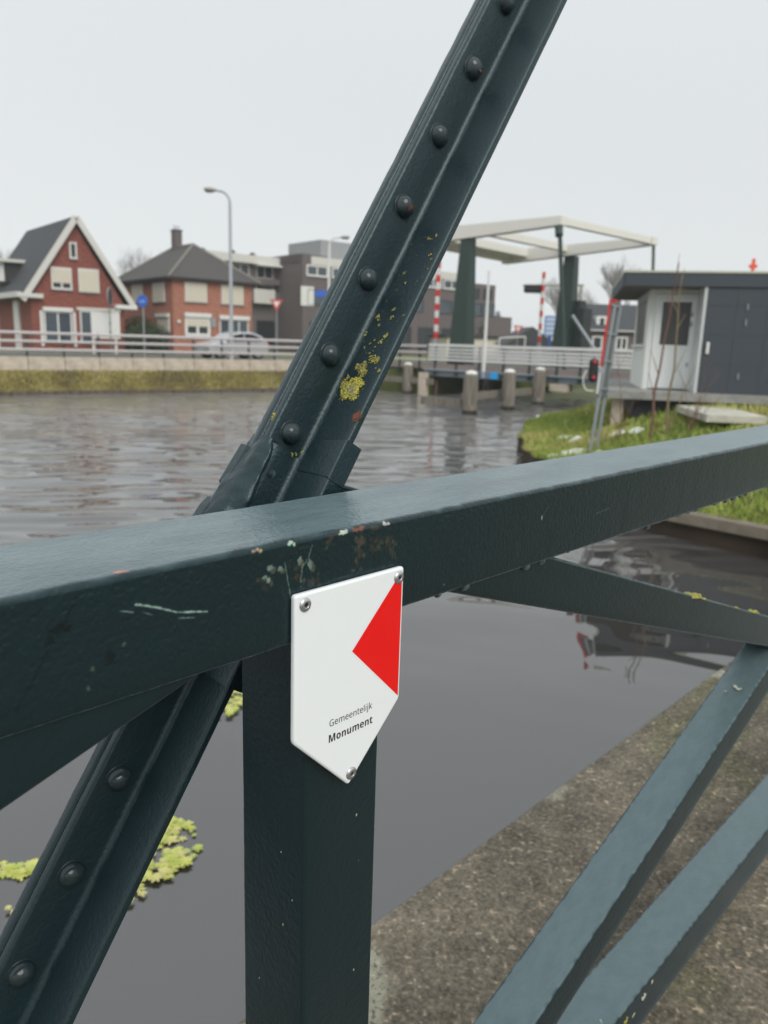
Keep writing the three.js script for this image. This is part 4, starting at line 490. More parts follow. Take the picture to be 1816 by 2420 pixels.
// ───────── the old bridge: railing, girder, shield ─────────
const P0 = V3(-0.0649, 2.2163, -0.54), RT = 46.7 * R;   // local x along the handrail, z towards the walkway
{
  const rl = thing('bridge_railing', 'dark blue-green painted steel railing of the old bridge with diagonal braces', 'railing', [P0.x, P0.y, P0.z], RT);
  // handrail: front face y -0.0378..0.0436, depth 0.114; wear and painted sky light on top drawn on an unrolled skin, 1200 px per metre
  const Y0 = -0.0378, Y1 = 0.0436, U0 = -0.4, PX = 1180, prof = rrect(Y0, Y1, -0.114, 0, 0.0045), arcF = Y1 - Y0;
  const skin = canvasTex(2048, 512, (g, w, h) => {
    const r = rng(13), X = (u) => (u - U0) * PX, Yf = (y) => h - (y - Y0 - 0.0045) * PX, Yt = (n) => h - (arcF - 0.009 + 0.0071 - 0.0045 - n) * PX, base = PAINT;
    g.fillStyle = css(base); g.fillRect(0, 0, w, h);
    for (let k = 0; k < 900; k++) { const v = 0.88 + 0.24 * r(); g.fillStyle = css(base.map((c) => c * v)); g.globalAlpha = 0.25; g.beginPath(); g.ellipse(r() * w, r() * h, 6 + 40 * r(), 3 + 12 * r(), 0, 0, 7); g.fill(); } g.globalAlpha = 1;
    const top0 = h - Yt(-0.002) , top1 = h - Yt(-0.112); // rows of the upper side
    { const img = g.getImageData(0, 0, w, h), D = img.data; for (let j = 0; j < h; j++) { const v = h - 1 - j; if (v < top0 - 12 || v > top1 + 12) continue; for (let i = 0; i < w; i++) { const e = sm(top0 - 4, top0 + 6, v + 8 * (vnoise(i * 0.06, 3, 0, 15) - 0.5)) * sm(top1 + 4, top1 - 6, v), q = e * (0.62 + 0.5 * fbm(i * 0.012, j * 0.03, 0, 17, 4) + 0.22 * (vnoise(i * 0.05, j * 0.35, 0, 23) - 0.5)), k = (j * w + i) * 4; for (let c = 0; c < 3; c++) D[k + c] = lerp(D[k + c], sRGB(SKYLIT_TOP[c]), Math.min(1, q)); } } g.putImageData(img, 0, 0); }  // upper side painted paler to stand in for sky light
    const MINT = [0.42, 0.55, 0.47], RUST = [0.2, 0.07, 0.035], TAN = [0.38, 0.3, 0.18], DK = [0.004, 0.008, 0.01];
    const line = (pts, c, lw, a = 1, jit = 0.4) => { g.strokeStyle = css(c); g.globalAlpha = a; for (let i = 0; i + 1 < pts.length; i++) { const n = Math.max(2, Math.round(Math.hypot(pts[i + 1][0] - pts[i][0], pts[i + 1][1] - pts[i][1]) / 3)); for (let k = 0; k < n; k++) { const q = (t) => [lerp(pts[i][0], pts[i + 1][0], t) + (r() - 0.5) * jit, lerp(pts[i][1], pts[i + 1][1], t) + (r() - 0.5) * jit]; g.lineWidth = lw * (0.6 + 0.8 * r()); g.beginPath(); g.moveTo(...q(k / n)); g.lineTo(...q((k + 1.1) / n)); g.stroke(); } } g.globalAlpha = 1; };
    const blob = (x, y, rx, ry, c, a = 1, n = 9) => { g.fillStyle = css(c); g.globalAlpha = a; g.beginPath(); for (let k = 0; k < n; k++) { const t = k / n * 6.283, q = 0.65 + 0.7 * r(); g[k ? 'lineTo' : 'moveTo'](x + Math.cos(t) * rx * q, y + Math.sin(t) * ry * q); } g.closePath(); g.fill(); g.globalAlpha = 1; };
    const chip = (x, y, rx, ry, c) => { for (let k = 0; k < 5; k++) { const bx = x + (r() - 0.5) * rx * 1.7, b2 = y + (r() - 0.5) * ry * 0.9; blob(bx, b2, rx * 0.55, ry * 0.62, [0.02, 0.02, 0.018], 0.8, 8); } for (let k = 0; k < 7; k++) blob(x + (r() - 0.5) * rx * 1.5, y + (r() - 0.5) * ry * 0.8, rx * (0.2 + 0.25 * r()), ry * (0.25 + 0.35 * r()), c.map((v) => v * (0.65 + 0.5 * r())), 0.9, 9); };
    const F = (p) => [X(p[0]), Yf(p[1])], T = (p) => [X(p[0]), Yt(p[1])];
    line([[-0.126, 0.023], [-0.112, 0.018], [-0.097, 0.011], [-0.074, 0.006]].map(F), MINT, 1.5, 0.8); line([[-0.136, 0.021], [-0.127, 0.018]].map(F), MINT, 1.1, 0.6); line([[-0.121, 0.017], [-0.114, 0.013]].map(F), MINT, 1, 0.4); line([[-0.096, 0.007], [-0.084, 0.004]].map(F), MINT, 1, 0.5);
    line([[-0.159, 0.038], [-0.165, 0.031], [-0.171, 0.019], [-0.178, 0.011], [-0.184, 0.002], [-0.193, -0.013], [-0.2, -0.023]].map(F), DK, 1.2, 0.9, 1.6); blob(...F([-0.173, 0.019]), 7, 4, DK, 0.8); blob(...F([-0.144, -0.006]), 4, 5, DK, 0.8); blob(...F([-0.179, 0.013]), 3, 3, DK, 0.8);
    for (const p of [[-0.134, -0.001], [-0.155, -0.011], [-0.158, -0.022]]) blob(...F(p), 1.6, 2, [0.1, 0.11, 0.07], 0.7);
    for (const [u, y, a, b] of [[-0.021, 0.026, 4, 3], [-0.012, 0.024, 3, 3], [-0.026, 0.02, 3, 2], [-0.023, 0.017, 2, 3], [0.006, 0.026, 3, 4], [0.016, 0.022, 3, 5]]) { blob(...F([u, y]), a, b, MINT, 0.55, 11); blob(X(u) + 3, Yf(y) + 3, a, b, [0.13, 0.12, 0.08], 0.6, 11); }
    line([[0.018, 0.037], [0.014, 0.026], [0.009, 0.021], [0.007, 0.006]].map(F), [0.2, 0.25, 0.2], 1.6, 0.55, 3); line([[-0.008, 0.028], [-0.005, 0.012], [-0.002, -0.001]].map(F), [0.2, 0.27, 0.22], 1.1, 0.7);
    for (const [u, y] of [[0.068, 0.036], [0.068, 0.023], [0.065, 0.012], [0.103, 0.023], [0.106, 0.016], [0.088, 0.024], [0.084, 0.026], [0, 0.019], [0.006, 0.015], [-0.029, 0.017], [0.033, 0.038], [0.011, -0.014], [0.02, 0.008], [0.07, 0.03], [0.1, 0.027]]) for (let k = 0; k < 6; k++) blob(X(u) + (r() - 0.5) * 12, Yf(y) + (r() - 0.5) * 14, 1 + 2.6 * r(), 1 + 3 * r(), r() < 0.6 ? [0.055, 0.035, 0.023] : [0.075, 0.07, 0.05], 0.5);
    line([[0.069, 0.042], [0.068, 0.03], [0.066, 0.012]].map(F), [0.09, 0.045, 0.025], 2.2, 0.4, 5);
    // chips along the front edge
    const E2 = (u) => [X(u), Yf(Y1) + 3];
    chip(...E2(-0.033), 6, 3.5, TAN); chip(...E2(-0.002), 5, 3.5, MINT); chip(...E2(0.049), 9, 4, MINT); chip(...E2(0.066), 8, 5, [0.2, 0.07, 0.04]); chip(...E2(0.098), 7, 3, [0.5, 0.52, 0.46]); blob(X(0.085), Yf(Y1) + 5, 8, 3, [0.1, 0.06, 0.04], 0.6); blob(X(-0.132), Yf(Y1) - 5, 6, 3.4, [0.34, 0.13, 0.08], 1); blob(X(-0.132), Yf(Y1) - 6, 4, 2, [0.45, 0.2, 0.13], 0.8);
    line([[0.02, -0.062], [0.015, -0.042], [0.025, -0.024]].map((p) => T([p[0], p[1]])), [0.16, 0.13, 0.08], 1.5, 0.35, 4); line([[0.083, -0.045], [0.09, -0.03], [0.08, -0.026]].map((p) => T(p)), [0.16, 0.13, 0.08], 1.4, 0.35, 4);
    blob(...T([0.415, -0.078]), 2, 2, [0.3, 0.27, 0.05], 0.8); blob(...T([0.44, -0.077]), 2.5, 2, [0.3, 0.27, 0.05], 0.8);
    line([[0.45, 0], [0.483, 0.003]].map(F), [0.2, 0.22, 0.17], 0.9, 0.7); blob(...F([0.335, 0.012]), 1.6, 3, [0.3, 0.33, 0.25], 0.9); line([[0.335, 0.012], [0.35, 0.025]].map(F), [0.15, 0.17, 0.13], 0.8, 0.6); blob(...F([0.387, -0.019]), 2.5, 4.5, DK, 0.8); blob(...F([0.293, -0.015]), 4, 11, [0.018, 0.022, 0.022], 0.8);
    for (let k = 0; k < 90; k++) blob(r() * w, h - r() * h, 0.5 + r(), 0.5 + r(), r() < 0.4 ? [0.3, 0.32, 0.22] : DK, 0.6, 5);
  });
  skin.repeat.set(PX / 2048, PX / 512); skin.offset.set(-U0 * PX / 2048, 0); // u metres along, v metres round from the foot of the front
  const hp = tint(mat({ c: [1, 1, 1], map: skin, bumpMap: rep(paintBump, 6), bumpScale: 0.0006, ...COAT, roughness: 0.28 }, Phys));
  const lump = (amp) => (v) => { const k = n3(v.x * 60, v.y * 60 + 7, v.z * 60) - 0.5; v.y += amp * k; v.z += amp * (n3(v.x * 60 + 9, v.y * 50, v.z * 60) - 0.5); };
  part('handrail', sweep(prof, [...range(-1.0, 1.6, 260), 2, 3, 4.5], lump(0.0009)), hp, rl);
  const drops = []; { const r = rng(9); for (let k = 0; k < 46; k++) { const u = -0.2 + 1.5 * Math.pow(r(), 0.8); drops.push(new THREE.SphereGeometry(0.0022 + 0.0022 * r(), 7, 5).scale(1.8, 1, 1).translate(u, Y0 - 0.0006, -0.002 - 0.01 * r())); } } part('paint_drops', drops, paint, rl, 'stuff');
  const barSkin = (hh, dd) => { const per = 2 * (hh + dd) - 8 * 0.004 + 2 * Math.PI * 0.004, t0 = hh - 0.008 + 0.003, t1 = t0 + dd - 0.004, n = 512, m = 256; const t = dataTex(n, (i, j) => { const v = j / m * per, x = i / n * 40, w = 0.0016 * (vnoise(x * 3, 1, 120, 5) - 0.5) * 2, e = sm(t0 - 0.0025, t0 + 0.0025, v + w) * sm(t1 + 0.002, t1 - 0.002, v + w), q = e * Math.min(1, 0.85 + 0.25 * (fbm(x, j / m * 24, 40, 27, 4) - 0.5)), k = 0.93 + 0.14 * fbm(x * 3, j / m * 60, 120, 29, 3); return [0, 1, 2].map((c) => sRGB(lerp(PAINT[c] * k, SKYLIT_TOP[c] * k, q)) / 255); }, true, m); t.repeat.set(1, 1 / per); return tint(mat({ c: [1, 1, 1], map: t, bumpMap: rep(paintBump, 5), bumpScale: 0.00042, ...COAT }, Phys)); };  // bar map with sky light painted along the top side
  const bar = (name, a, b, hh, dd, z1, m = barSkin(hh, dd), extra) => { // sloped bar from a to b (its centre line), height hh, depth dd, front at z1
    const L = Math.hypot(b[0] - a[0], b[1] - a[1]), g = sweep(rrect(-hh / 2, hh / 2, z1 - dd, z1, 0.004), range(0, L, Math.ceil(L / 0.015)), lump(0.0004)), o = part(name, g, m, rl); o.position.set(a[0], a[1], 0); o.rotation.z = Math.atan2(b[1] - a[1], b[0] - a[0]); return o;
  };
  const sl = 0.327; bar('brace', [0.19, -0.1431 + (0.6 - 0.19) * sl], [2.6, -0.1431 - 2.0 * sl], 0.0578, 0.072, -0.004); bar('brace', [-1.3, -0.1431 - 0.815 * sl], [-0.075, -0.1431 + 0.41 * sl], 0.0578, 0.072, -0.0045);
  const post = sweep(rrect(0.0178, 0.1032, -0.0915, -0.0055, 0.004).map(([a, b]) => [a, b]), range(-1.03, -0.03, 80), lump(0.0004)); // swept along local x, turned upright
  { const P = post.attributes.position, N = post.attributes.normal; for (let i = 0; i < P.count; i++) { const [x, y] = [P.getX(i), P.getY(i)]; P.setXY(i, y, x); const [nx, ny] = [N.getX(i), N.getY(i)]; N.setXY(i, ny, nx); } const q = post; for (let i = 0; i < P.count; i += 3) { for (const A of [P, N, q.attributes.uv]) { const s = A.itemSize, a = A.array; for (let k = 0; k < s; k++) { const t = a[(i + 1) * s + k]; a[(i + 1) * s + k] = a[(i + 2) * s + k]; a[(i + 2) * s + k] = t; } } } part('post', post, paint, rl); }
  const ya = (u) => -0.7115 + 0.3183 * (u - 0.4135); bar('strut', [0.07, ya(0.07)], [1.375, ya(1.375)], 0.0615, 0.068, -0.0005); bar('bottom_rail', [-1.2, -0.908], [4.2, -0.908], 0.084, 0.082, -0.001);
  // specks of lichen and bare paint on the bars
  const r = rng(19), lich = []; for (let k = 0; k < 26; k++) { const u = 0.5 + 0.25 * r(), y = ya(u) + 0.033 - 0.062 * r(); }
  const spot = (u, y, z, s, n, m, nm, up = 0.0) => { const l = []; for (let k = 0; k < n; k++) { const a = r() * 6.283, q = Math.sqrt(r()) * s, e = s * (0.25 + 0.3 * r()); l.push(new THREE.SphereGeometry(e, 7, 5).scale(1, up ? 0.4 : 1, up ? 1 : 0.35).translate(u + Math.cos(a) * q, y + (up ? 0 : Math.sin(a) * q * 0.7), z + (up ? Math.sin(a) * q : 0))); } return part(nm, l, m, rl); };
  const lic = mat({ c: [0.34, 0.33, 0.08], roughness: 0.95 }), lic2 = mat({ c: [0.42, 0.44, 0.36], roughness: 0.95 });
  spot(0.695, -0.905, 0.0, 0.011, 12, lic, 'lichen'); spot(0.710, -0.888, 0.0, 0.006, 6, lic, 'lichen'); spot(0.775, -0.884, 0.0, 0.008, 9, lic2, 'lichen'); spot(0.805, -0.876, 0.0, 0.005, 5, lic2, 'lichen'); spot(0.740, -0.898, 0.0, 0.004, 5, lic2, 'lichen'); spot(0.655, -0.92, 0.0, 0.005, 5, lic2, 'lichen');
  spot(0.660, -0.866, -0.02, 0.003, 4, lic2, 'lichen', 1); spot(0.630, -0.866, -0.03, 0.003, 4, lic2, 'lichen', 1); spot(1.14, ya(1.14) + 0.034, -0.03, 0.008, 8, lic2, 'lichen', 1); spot(1.12, ya(1.12) + 0.034, -0.045, 0.003, 4, lic2, 'lichen', 1);
  const by = (u) => -0.1431 - (u - 0.6) * sl + 0.0304; spot(0.80, by(0.80), -0.01, 0.012, 16, lic, 'lichen', 1); spot(0.83, by(0.83), -0.008, 0.008, 8, lic, 'lichen', 1); spot(1.1, by(1.1), -0.01, 0.01, 12, lic, 'lichen', 1); spot(1.0, by(1.0), -0.006, 0.005, 5, lic, 'lichen', 1);
  const specks = []; for (let k = 0; k < 11; k++) { const f = r() < 0.5, e = 0.0004 + 0.0007 * r(); const y = -0.08 - 0.5 * r(); specks.push(new THREE.SphereGeometry(e, 5, 4).scale(1, 1.6, 0.4).translate(f ? 0.022 + 0.075 * r() : 0.0176, y, f ? -0.0053 : -0.09 + 0.08 * r())); } part('paint_specks', specks, mat({ c: [0.3, 0.29, 0.22] }), rl, 'stuff');
}
{ // riveted girder: two angles back to back
  const t = thing('riveted_girder', 'leaning dark painted steel girder of angle irons with a row of round rivets', 'bridge girder', [-0.0978, 2.309, -0.7822]);
  t.setRotationFromMatrix(new THREE.Matrix4().makeBasis(V3(0.63494, -0.52399, -0.5677), V3(0.39062, 0.85173, -0.34925), V3(0.66653, 0, 0.74548)));
  const arc = (cx, cy, rr, a0, a1, n = 5) => range(a0, a1, n).map((a) => [cx + rr * Math.cos(a * R), cy + rr * Math.sin(a * R)]);
  const seg = (a, b, n) => range(0, 1, n).slice(1, -1).map((f) => [lerp(a[0], b[0], f), lerp(a[1], b[1], f)]);
  const up = (profile, ys, amp) => { // profile in (x,z) swept along y
    const g = sweep(profile.map(([x, z]) => [z, x]), ys, (v) => { const a = n3(v.x * 45, v.y * 70, v.z * 70), b = n3(v.x * 16 + 5, v.y * 40, v.z * 40); v.y += amp * (a - 0.5) + amp * 1.2 * (b - 0.5); v.z += amp * (n3(v.x * 40 + 3, v.y * 60, v.z * 60) - 0.5); });
    const P = g.attributes.position, N = g.attributes.normal; for (let i = 0; i < P.count; i++) { const [y, z, x] = [P.getX(i), P.getY(i), P.getZ(i)]; P.setXYZ(i, x, y, z); const [ny, nz, nx] = [N.getX(i), N.getY(i), N.getZ(i)]; N.setXYZ(i, nx, ny, nz); } return g;
  };
  const ys = range(-1.35, 1.7, 420);
  const front = [[-0.0215, -0.0085], ...arc(-0.0175, -0.0035, 0.004, 180, 90, 5), ...seg([-0.0175, 0.0005], [0.019, 0.0005], 6), ...arc(0.0195, 0.0075, 0.007, 270, 360, 6), ...seg([0.0265, 0.0075], [0.0265, 0.054], 7), ...arc(0.0295, 0.054, 0.003, 180, 90, 3), ...arc(0.0335, 0.055, 0.002, 90, 0, 3), ...seg([0.0355, 0.055], [0.0355, -0.008], 5), [0.0355, -0.0095], ...seg([0.0355, -0.0105], [-0.0205, -0.0105], 4), [-0.0205, -0.0105]];
  part('front_angle', up(front, ys, 0.0009), gloss, t);
  const back = [[-0.0225, -0.0235], ...arc(-0.0185, -0.0165, 0.004, 180, 90, 4), ...seg([-0.0185, -0.0125], [0.0345, -0.0125], 4), [0.0345, -0.0125], ...seg([0.0345, -0.0125], [0.0345, -0.075], 4), [0.0345, -0.075], [0.0265, -0.075], ...seg([0.0265, -0.075], [0.0265, -0.0245], 3), [0.0265, -0.0245], [-0.0185, -0.0265]];
  part('back_angle', up(back, ys, 0.0016), gloss, t);
  // rivets
  const riv = (s, v) => { const g = new THREE.SphereGeometry(0.0122, 26, 16, 0, 6.2832, 0, Math.PI / 2).rotateX(Math.PI / 2).scale(1, 1, 0.98), P = g.attributes.position; for (let i = 0; i < P.count; i++) { const k = n3(P.getX(i) * 150 + s, P.getY(i) * 150, P.getZ(i) * 150) - 0.5, q = 1 + 0.12 * k; P.setXYZ(i, P.getX(i) * q, P.getY(i) * q, P.getZ(i) * q + (P.getZ(i) < 0.0015 ? -0.001 : 0)); } g.computeVertexNormals(); const c = new THREE.TorusGeometry(0.0122, 0.0010, 8, 26).scale(1, 1, 0.8); return merge([g, c]); };
  const rivetPaint = tint(mat({ c: PAINT, bumpMap: rep(paintBump, 20), bumpScale: 0.0003, roughness: 0.34, ior: 1.5, clearcoat: 0.8, clearcoatRoughness: 0.15 }, Phys));
  const rg = [riv(1), riv(5), riv(9)], rust = mat({ c: [0.20, 0.07, 0.045], roughness: 0.9 }), lic = mat({ c: [1, 1, 1], vertexColors: true, roughness: 0.95 });
  for (let k = -14; k <= 18; k++) { if (k < 0 && k > -4) continue; const o = part('rivet', rg[(k + 30) % 3], rivetPaint, t); o.position.set(0.001 * (hash(k + 50, 1) - 0.5), k * 0.0926, 0.0005); o.rotation.z = hash(k + 50, 2) * 6; }
  const flake = (x, y, z, s, m, nm, face) => { const r = rng(Math.round(x * 1e4 + y * 1e4)), pts = []; for (let k = 0; k < 11; k++) { const a = k / 11 * 6.283, q = s * (0.65 + 0.6 * r()); pts.push([Math.cos(a) * q, Math.sin(a) * q * 0.8]); } const g = poly(pts, 0.0004); if (face) g.rotateY(-Math.PI / 2); const o = part(nm, g, m, t); o.position.set(x, y, z); return o; };
  flake(0.0022, 3 * 0.0926 - 0.002, 0.0115, 0.0042, rust, 'rust_spot').rotation.set(0.35, 0.35, 0); flake(0.003, 1 * 0.0926 + 0.37 - 0.003, 0.0118, 0.0016, rust, 'rust_spot');
  flake(0.0262, 0.0395, 0.0535, 0.0075, mat({ c: [0.11, 0.045, 0.03], roughness: 0.85 }), 'rust_spot', true); flake(0.0258, 0.0395, 0.0525, 0.0052, mat({ c: [0.16, 0.06, 0.04], roughness: 0.85 }), 'rust_spot', true);
  // lichen: lobed rosettes on the outstanding leg (x = 0.0265)
  const lobes = (cy, cz, s, n, seed, pale) => { // a crust with lobed, curled margins
    const r = rng(seed), list = [], cs = []; for (let k = 0; k < 5; k++) cs.push([(r() - 0.5) * 0.9 * s, (r() - 0.5) * 0.9 * s, s * (0.45 + 0.3 * r())]);
    for (let k = 0; k < n; k++) { const c0 = cs[k % 5], rim = Math.sqrt(r()), a = r() * 6.283, q = c0[2] * rim, y = c0[0] + Math.sin(a) * q, z = (c0[1] + Math.cos(a) * q) * 1.15, out = Math.hypot(y, z) / s, e = s * (n < 30 ? 0.3 : n < 60 ? 0.17 : 0.11) * (0.5 + 0.8 * r());
      const g = new THREE.SphereGeometry(e, 7, 5).scale(0.28 + 0.3 * r(), 1, 0.55 + 0.4 * r()).rotateX(a + (r() - 0.5)).rotateY((r() - 0.5) * 0.8).translate(0.0263 - 0.0007 * r(), cy + y, cz + z), G = g.toNonIndexed();
      const v = 0.55 + 0.65 * r(), yl = Math.min(1, Math.max(0, sm(0.2, 0.8, out) * (1 - 0.45 * pale) + (r() - 0.5) * 0.5)), C = new Float32Array(G.attributes.position.count * 3); for (let i = 0; i < C.length; i += 3) { C[i] = lerp(0.27, 0.44, yl) * v; C[i + 1] = lerp(0.255, 0.40, yl) * v; C[i + 2] = lerp(0.13, 0.05, yl) * v; } G.setAttribute('color', new THREE.BufferAttribute(C, 3)); list.push(G); }
    return list; };
  const big = (nm, lists) => { const o = new THREE.Mesh(mergeGeometries(lists.flat(), false), lic); o.name = nm; o.castShadow = o.receiveShadow = true; t.add(o); return o; };
  big('lichen', [lobes(0.0685, 0.0245, 0.0135, 300, 1, 0.1), lobes(0.062, 0.033, 0.008, 110, 2, 0), lobes(0.073, 0.013, 0.009, 110, 3, 0), lobes(0.0615, 0.018, 0.007, 70, 33, 0), lobes(0.076, 0.033, 0.007, 70, 34, 0.1)]); big('lichen', [lobes(0.088, 0.030, 0.0065, 90, 4, 0.6), lobes(0.094, 0.022, 0.007, 90, 5, 0.5), lobes(0.0955, 0.031, 0.0045, 60, 14, 0.5), lobes(0.1, 0.027, 0.004, 50, 15, 0.5)]); big('lichen', [lobes(0.1065, 0.0375, 0.0068, 100, 6, 0.4), lobes(0.1045, 0.045, 0.0042, 60, 7, 0.4)]);
  { const r = rng(123), sc = []; for (let k = 0; k < 95; k++) { const y = 0.06 + 0.2 * Math.pow(r(), 1.25), z = 0.004 + 0.05 * r(), s = (0.0006 + 0.0026 * Math.pow(r(), 3)); sc.push(lobes(y, z, s, 4 + Math.floor(s * 3000), 200 + k, 0.7)); } for (const [y, z, s] of [[0.1346, -0.0 + 0.003, 0.0042], [0.1559, 0.0093, 0.0036], [0.133, 0.0381, 0.0036], [0.146, 0.02, 0.002], [0.128, 0.024, 0.0016], [0.155, 0.034, 0.003], [0.165, 0.031, 0.0026], [0.2316, 0.0463, 0.0022], [0.118, 0.014, 0.0016], [0.12, 0.03, 0.0016]]) sc.push(lobes(y, z, s, 14, Math.round(y * 1e4), 0.6)); const o = big('lichen_specks', sc); o.userData.kind = 'stuff'; }
  { const o = big('lichen', [lobes(0.0, 0.0, 0.0045, 18, 8, 0)]); o.rotation.y = 0.0; o.position.set(-0.0475, 0.006, -0.008); }
  // splice and gusset where the handrail crosses
  const lumpy = (g, amp, f = 90) => { let q = g.index ? g : mergeVertices(g); const P = q.attributes.position, N = q.attributes.normal; for (let i = 0; i < P.count; i++) { const k = n3(P.getX(i) * f + 3, P.getY(i) * f, P.getZ(i) * f) - 0.5 + 0.6 * (n3(P.getX(i) * f * 2.3, P.getY(i) * f * 2.3 + 8, P.getZ(i) * f * 2.3) - 0.5); P.setXYZ(i, P.getX(i) + N.getX(i) * k * amp, P.getY(i) + N.getY(i) * k * amp, P.getZ(i) + N.getZ(i) * k * amp); } q.computeVertexNormals(); return q; };
  const angle = (c, y0, y1) => { const g = up(c, range(y0, y1, 60), 0.0022); return g; };
  part('splice_angle', angle([[-0.0195, 0.0], ...seg([-0.0195, 0.007], [0.013, 0.0075], 5), ...arc(0.0135, 0.0145, 0.007, 270, 360, 5), ...seg([0.0205, 0.0145], [0.0205, 0.060], 6), ...arc(0.0235, 0.061, 0.003, 180, 90, 3), ...arc(0.038, 0.061, 0.003, 90, 0, 3), ...seg([0.041, 0.061], [0.041, 0.0], 4), [0.041, -0.005], [-0.0195, -0.005]], -0.25, -0.019), gloss, t);
  { const g = new THREE.ExtrudeGeometry(new THREE.Shape([[0.012, -0.03], [0.012, -0.016], [0.03, 0.004], [0.0625, 0.009], [0.0625, -0.03]].map((p) => new THREE.Vector2(...p))), { depth: 0.019, bevelEnabled: true, bevelSize: 0.002, bevelThickness: 0.002, bevelSegments: 3 }); g.rotateY(-Math.PI / 2); g.translate(0.0405, 0, 0); part('splice_top', g, gloss, t); }
  { // thick flame-cut cover along the left edge, widening downwards
    const rows = range(-0.016, -0.22, 60).map((y) => { const f = sm(-0.01, -0.13, y), c = sm(-0.016, -0.03, y); const pr = [[-0.0205 - 0.010 * f, -0.030], [-0.0215 - 0.0125 * f * c, -0.026], [-0.0222 - 0.012 * f * c, -0.016], [-0.0222 - 0.007 * f * c, -0.006], [-0.021 - 0.001 * f, 0.002 + 0.003 * c], [-0.0185 + 0.004 * f, 0.004 + 0.006 * c + 0.002 * f], [-0.015 + 0.006 * f, 0.003 + 0.0065 * c + 0.001 * f], [-0.011 + 0.007 * f, 0.002]]; const fine = []; for (let i = 0; i + 1 < pr.length; i++) for (let k = 0; k < 4; k++) fine.push([lerp(pr[i][0], pr[i + 1][0], k / 4), lerp(pr[i][1], pr[i + 1][1], k / 4)]); fine.push(pr[7]); return fine.map(([x, z]) => V3(x, y, z)); });
    part('cover_strip', lumpy(quadStrip(rows, (p) => [p.x + p.z, p.y]), 0.0075, 62), gloss, t);
  }
  { const pts = [[-0.024, -0.03], [-0.0275, -0.074], [-0.0215, -0.081], [-0.0212, -0.086], [-0.031, -0.0935], [-0.0345, -0.104], [-0.038, -0.135], [-0.045, -0.2], [0.20, -0.049], [0.205, 0.013], [0.1465, -0.0008], [0.1183, -0.0075], [0.0913, -0.0139], [0.06, -0.022]]; const g = poly(pts, 0.012, 0.003); g.translate(0, 0, -0.036); part('gusset_plate', g, gloss, t); }
  part('weld', [lumpy(new THREE.SphereGeometry(0.013, 18, 12).scale(1.5, 1, 0.7).translate(0.062, -0.035, -0.018), 0.006, 140), lumpy(new THREE.SphereGeometry(0.009, 16, 12).scale(1.6, 1, 0.8).translate(0.08, -0.022, -0.02), 0.005, 160), lumpy(new THREE.SphereGeometry(0.008, 16, 12).translate(0.05, -0.05, -0.012), 0.005, 160), lumpy(new THREE.SphereGeometry(0.0045, 12, 10).scale(1, 1, 0.6).translate(-0.003, -0.048, 0.0075), 0.002, 200)], gloss, t);
  { const l = []; for (const [x, y, z] of [[0.012, -0.017, 0.009], [0.015, -0.012, 0.012], [0.008, -0.02, 0.008]]) l.push(lobes(0, 0, 0.0028, 9, Math.round(x * 1e4), 0.5).map((g) => g.translate(x - 0.0265, y, z))); big('lichen', l); }
}
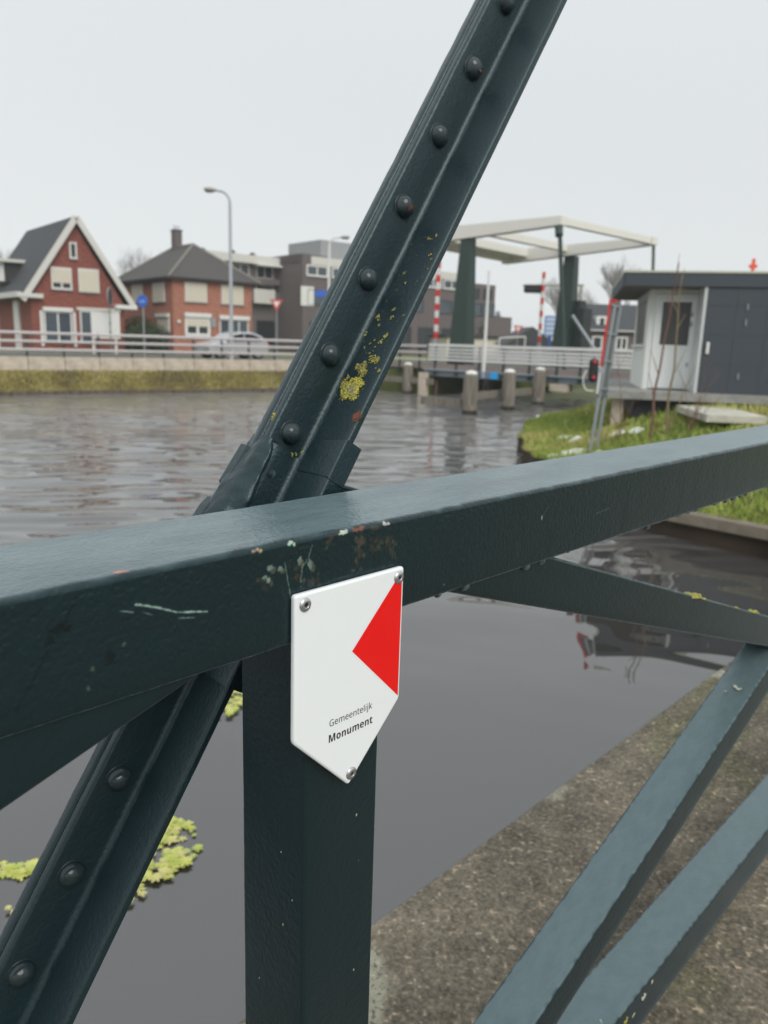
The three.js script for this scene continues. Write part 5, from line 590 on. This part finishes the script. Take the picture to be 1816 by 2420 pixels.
// ───────── monument shield ─────────
{
  const S = 0.12, t = thing('monument_shield', 'white enamel shield sign with a red triangle screwed to the handrail and post', 'sign', P0.clone().addScaledVector(V3(0.7278, 0, 0.6858), 0.0005).addScaledVector(V3(0.6858, 0, -0.7278), -0.0036).add(V3(0, 0.0027, 0)).toArray(), RT); t.scale.setScalar(0.99);
  const out = [[0.0, 0.0], [1, 0], [1, -1], [0.5, -1.5], [0, -1]].map((p) => [p[0] * S, p[1] * S]);
  const shape = new THREE.Shape(), rr = 0.0032; out.forEach((p, i) => { const a = out[(i + 4) % 5], b = out[(i + 1) % 5], da = Math.hypot(a[0] - p[0], a[1] - p[1]), db = Math.hypot(b[0] - p[0], b[1] - p[1]); const s = [p[0] + (a[0] - p[0]) * rr / da, p[1] + (a[1] - p[1]) * rr / da], e = [p[0] + (b[0] - p[0]) * rr / db, p[1] + (b[1] - p[1]) * rr / db]; i ? shape.lineTo(...s) : shape.moveTo(...s); shape.quadraticCurveTo(p[0], p[1], e[0], e[1]); }); shape.closePath();
  const enamel = (c) => mat({ c, roughness: 0.22, clearcoat: 0.6, clearcoatRoughness: 0.08 }, Phys);
  const g = new THREE.ExtrudeGeometry(shape, { depth: 0.0014, bevelEnabled: true, bevelThickness: 0.0022, bevelSize: 0.0024, bevelOffset: -0.0024, bevelSegments: 6, curveSegments: 6 }); g.translate(0, 0, 0.0022);
  const plate = part('plate', g, enamel([0.86, 0.895, 0.91]), t); const zf = 0.0058;
  const red = poly([[0.997, -0.012], [0.998, -0.985], [0.985, -0.985], [0.5, -0.5], [0.985, -0.015]].map((p) => [p[0] * S, p[1] * S]), 0.00012); red.translate(0, 0, zf + 0.00002 - 0.0001);
  { // the red field follows the rounded right edge
    const rows = [], tri = (x) => Math.max(0.0005, (x - 0.5)); for (let i = 0; i <= 40; i++) { const x = lerp(0.5, 0.9995, i / 40), h = Math.min(tri(x), 0.497), row = []; const e = Math.max(0, x * S - (S - 0.0034)); const z = zf + 0.00012 - 0.0022 * (1 - Math.sqrt(Math.max(0, 1 - Math.pow(e / 0.0034, 2)))); for (let j = 0; j <= 10; j++) { const y = lerp(-0.5 - h, -0.5 + h, j / 10) * S; const e2 = Math.max(0, -0.0034 - -Math.abs(y) * 0 - (0 - Math.abs(Math.min(0, y + 0)) ) * 0); row.push(V3(x * S, y, z - Math.max(0, y + 0.0034) * 0.35)); } rows.push(row); }
    part('red_field', quadStrip(rows, (p) => [p.x, p.y]), enamel([0.86, 0.001, 0.002]), plate); }
  const ink = mat({ c: [0.012, 0.012, 0.013], roughness: 0.4 }), load = async (f) => new FontLoader().loadAsync(f);
  const text = (font, s, x, y, w, h) => { const q = new TextGeometry(s, { font, size: h, depth: 0.00012, curveSegments: 6, bevelEnabled: false }); q.computeBoundingBox(); const b = q.boundingBox, k = w / (b.max.x - b.min.x); q.translate(-b.min.x, 0, 0); q.scale(k, k * 0.98, 1); q.translate(x, y, zf - 0.00002); return q; };
  const reg = await load('fonts/droid/droid_sans_regular.typeface.json'), bold = await load('fonts/droid/droid_sans_bold.typeface.json');
  part('lettering', text(reg, 'Gemeentelijk', 0.305 * S, -0.985 * S, 0.405 * S, 0.0062), ink, plate); part('lettering', text(bold, 'Monument', 0.301 * S, -1.1 * S, 0.416 * S, 0.0068), ink, plate);
  for (const [x, y, a] of [[0.082, -0.074, 0.4], [0.942, -0.07, 1.2], [0.517, -1.412, 2]]) { const s = new THREE.Group(); s.name = 'screw'; t.add(s); s.position.set(x * S, y * S, zf); s.rotation.z = a; part('head', new THREE.LatheGeometry([[0.0018, 0.0002], [0.0018, 0.0016], [0.0024, 0.0021], [0.0038, 0.0019], [0.0052, 0.0011], [0.0056, 0.0002]].map((p) => new THREE.Vector2(...p)), 28).rotateX(Math.PI / 2), M.steel, s); part('socket', new THREE.CylinderGeometry(0.0018, 0.0018, 0.0004, 6).rotateX(Math.PI / 2).translate(0, 0, 0.0004), M.black, s); }
}
scene.traverse((o) => { if (o.isMesh) { o.castShadow = true; o.receiveShadow = true; } });
renderer.render(scene, camera);
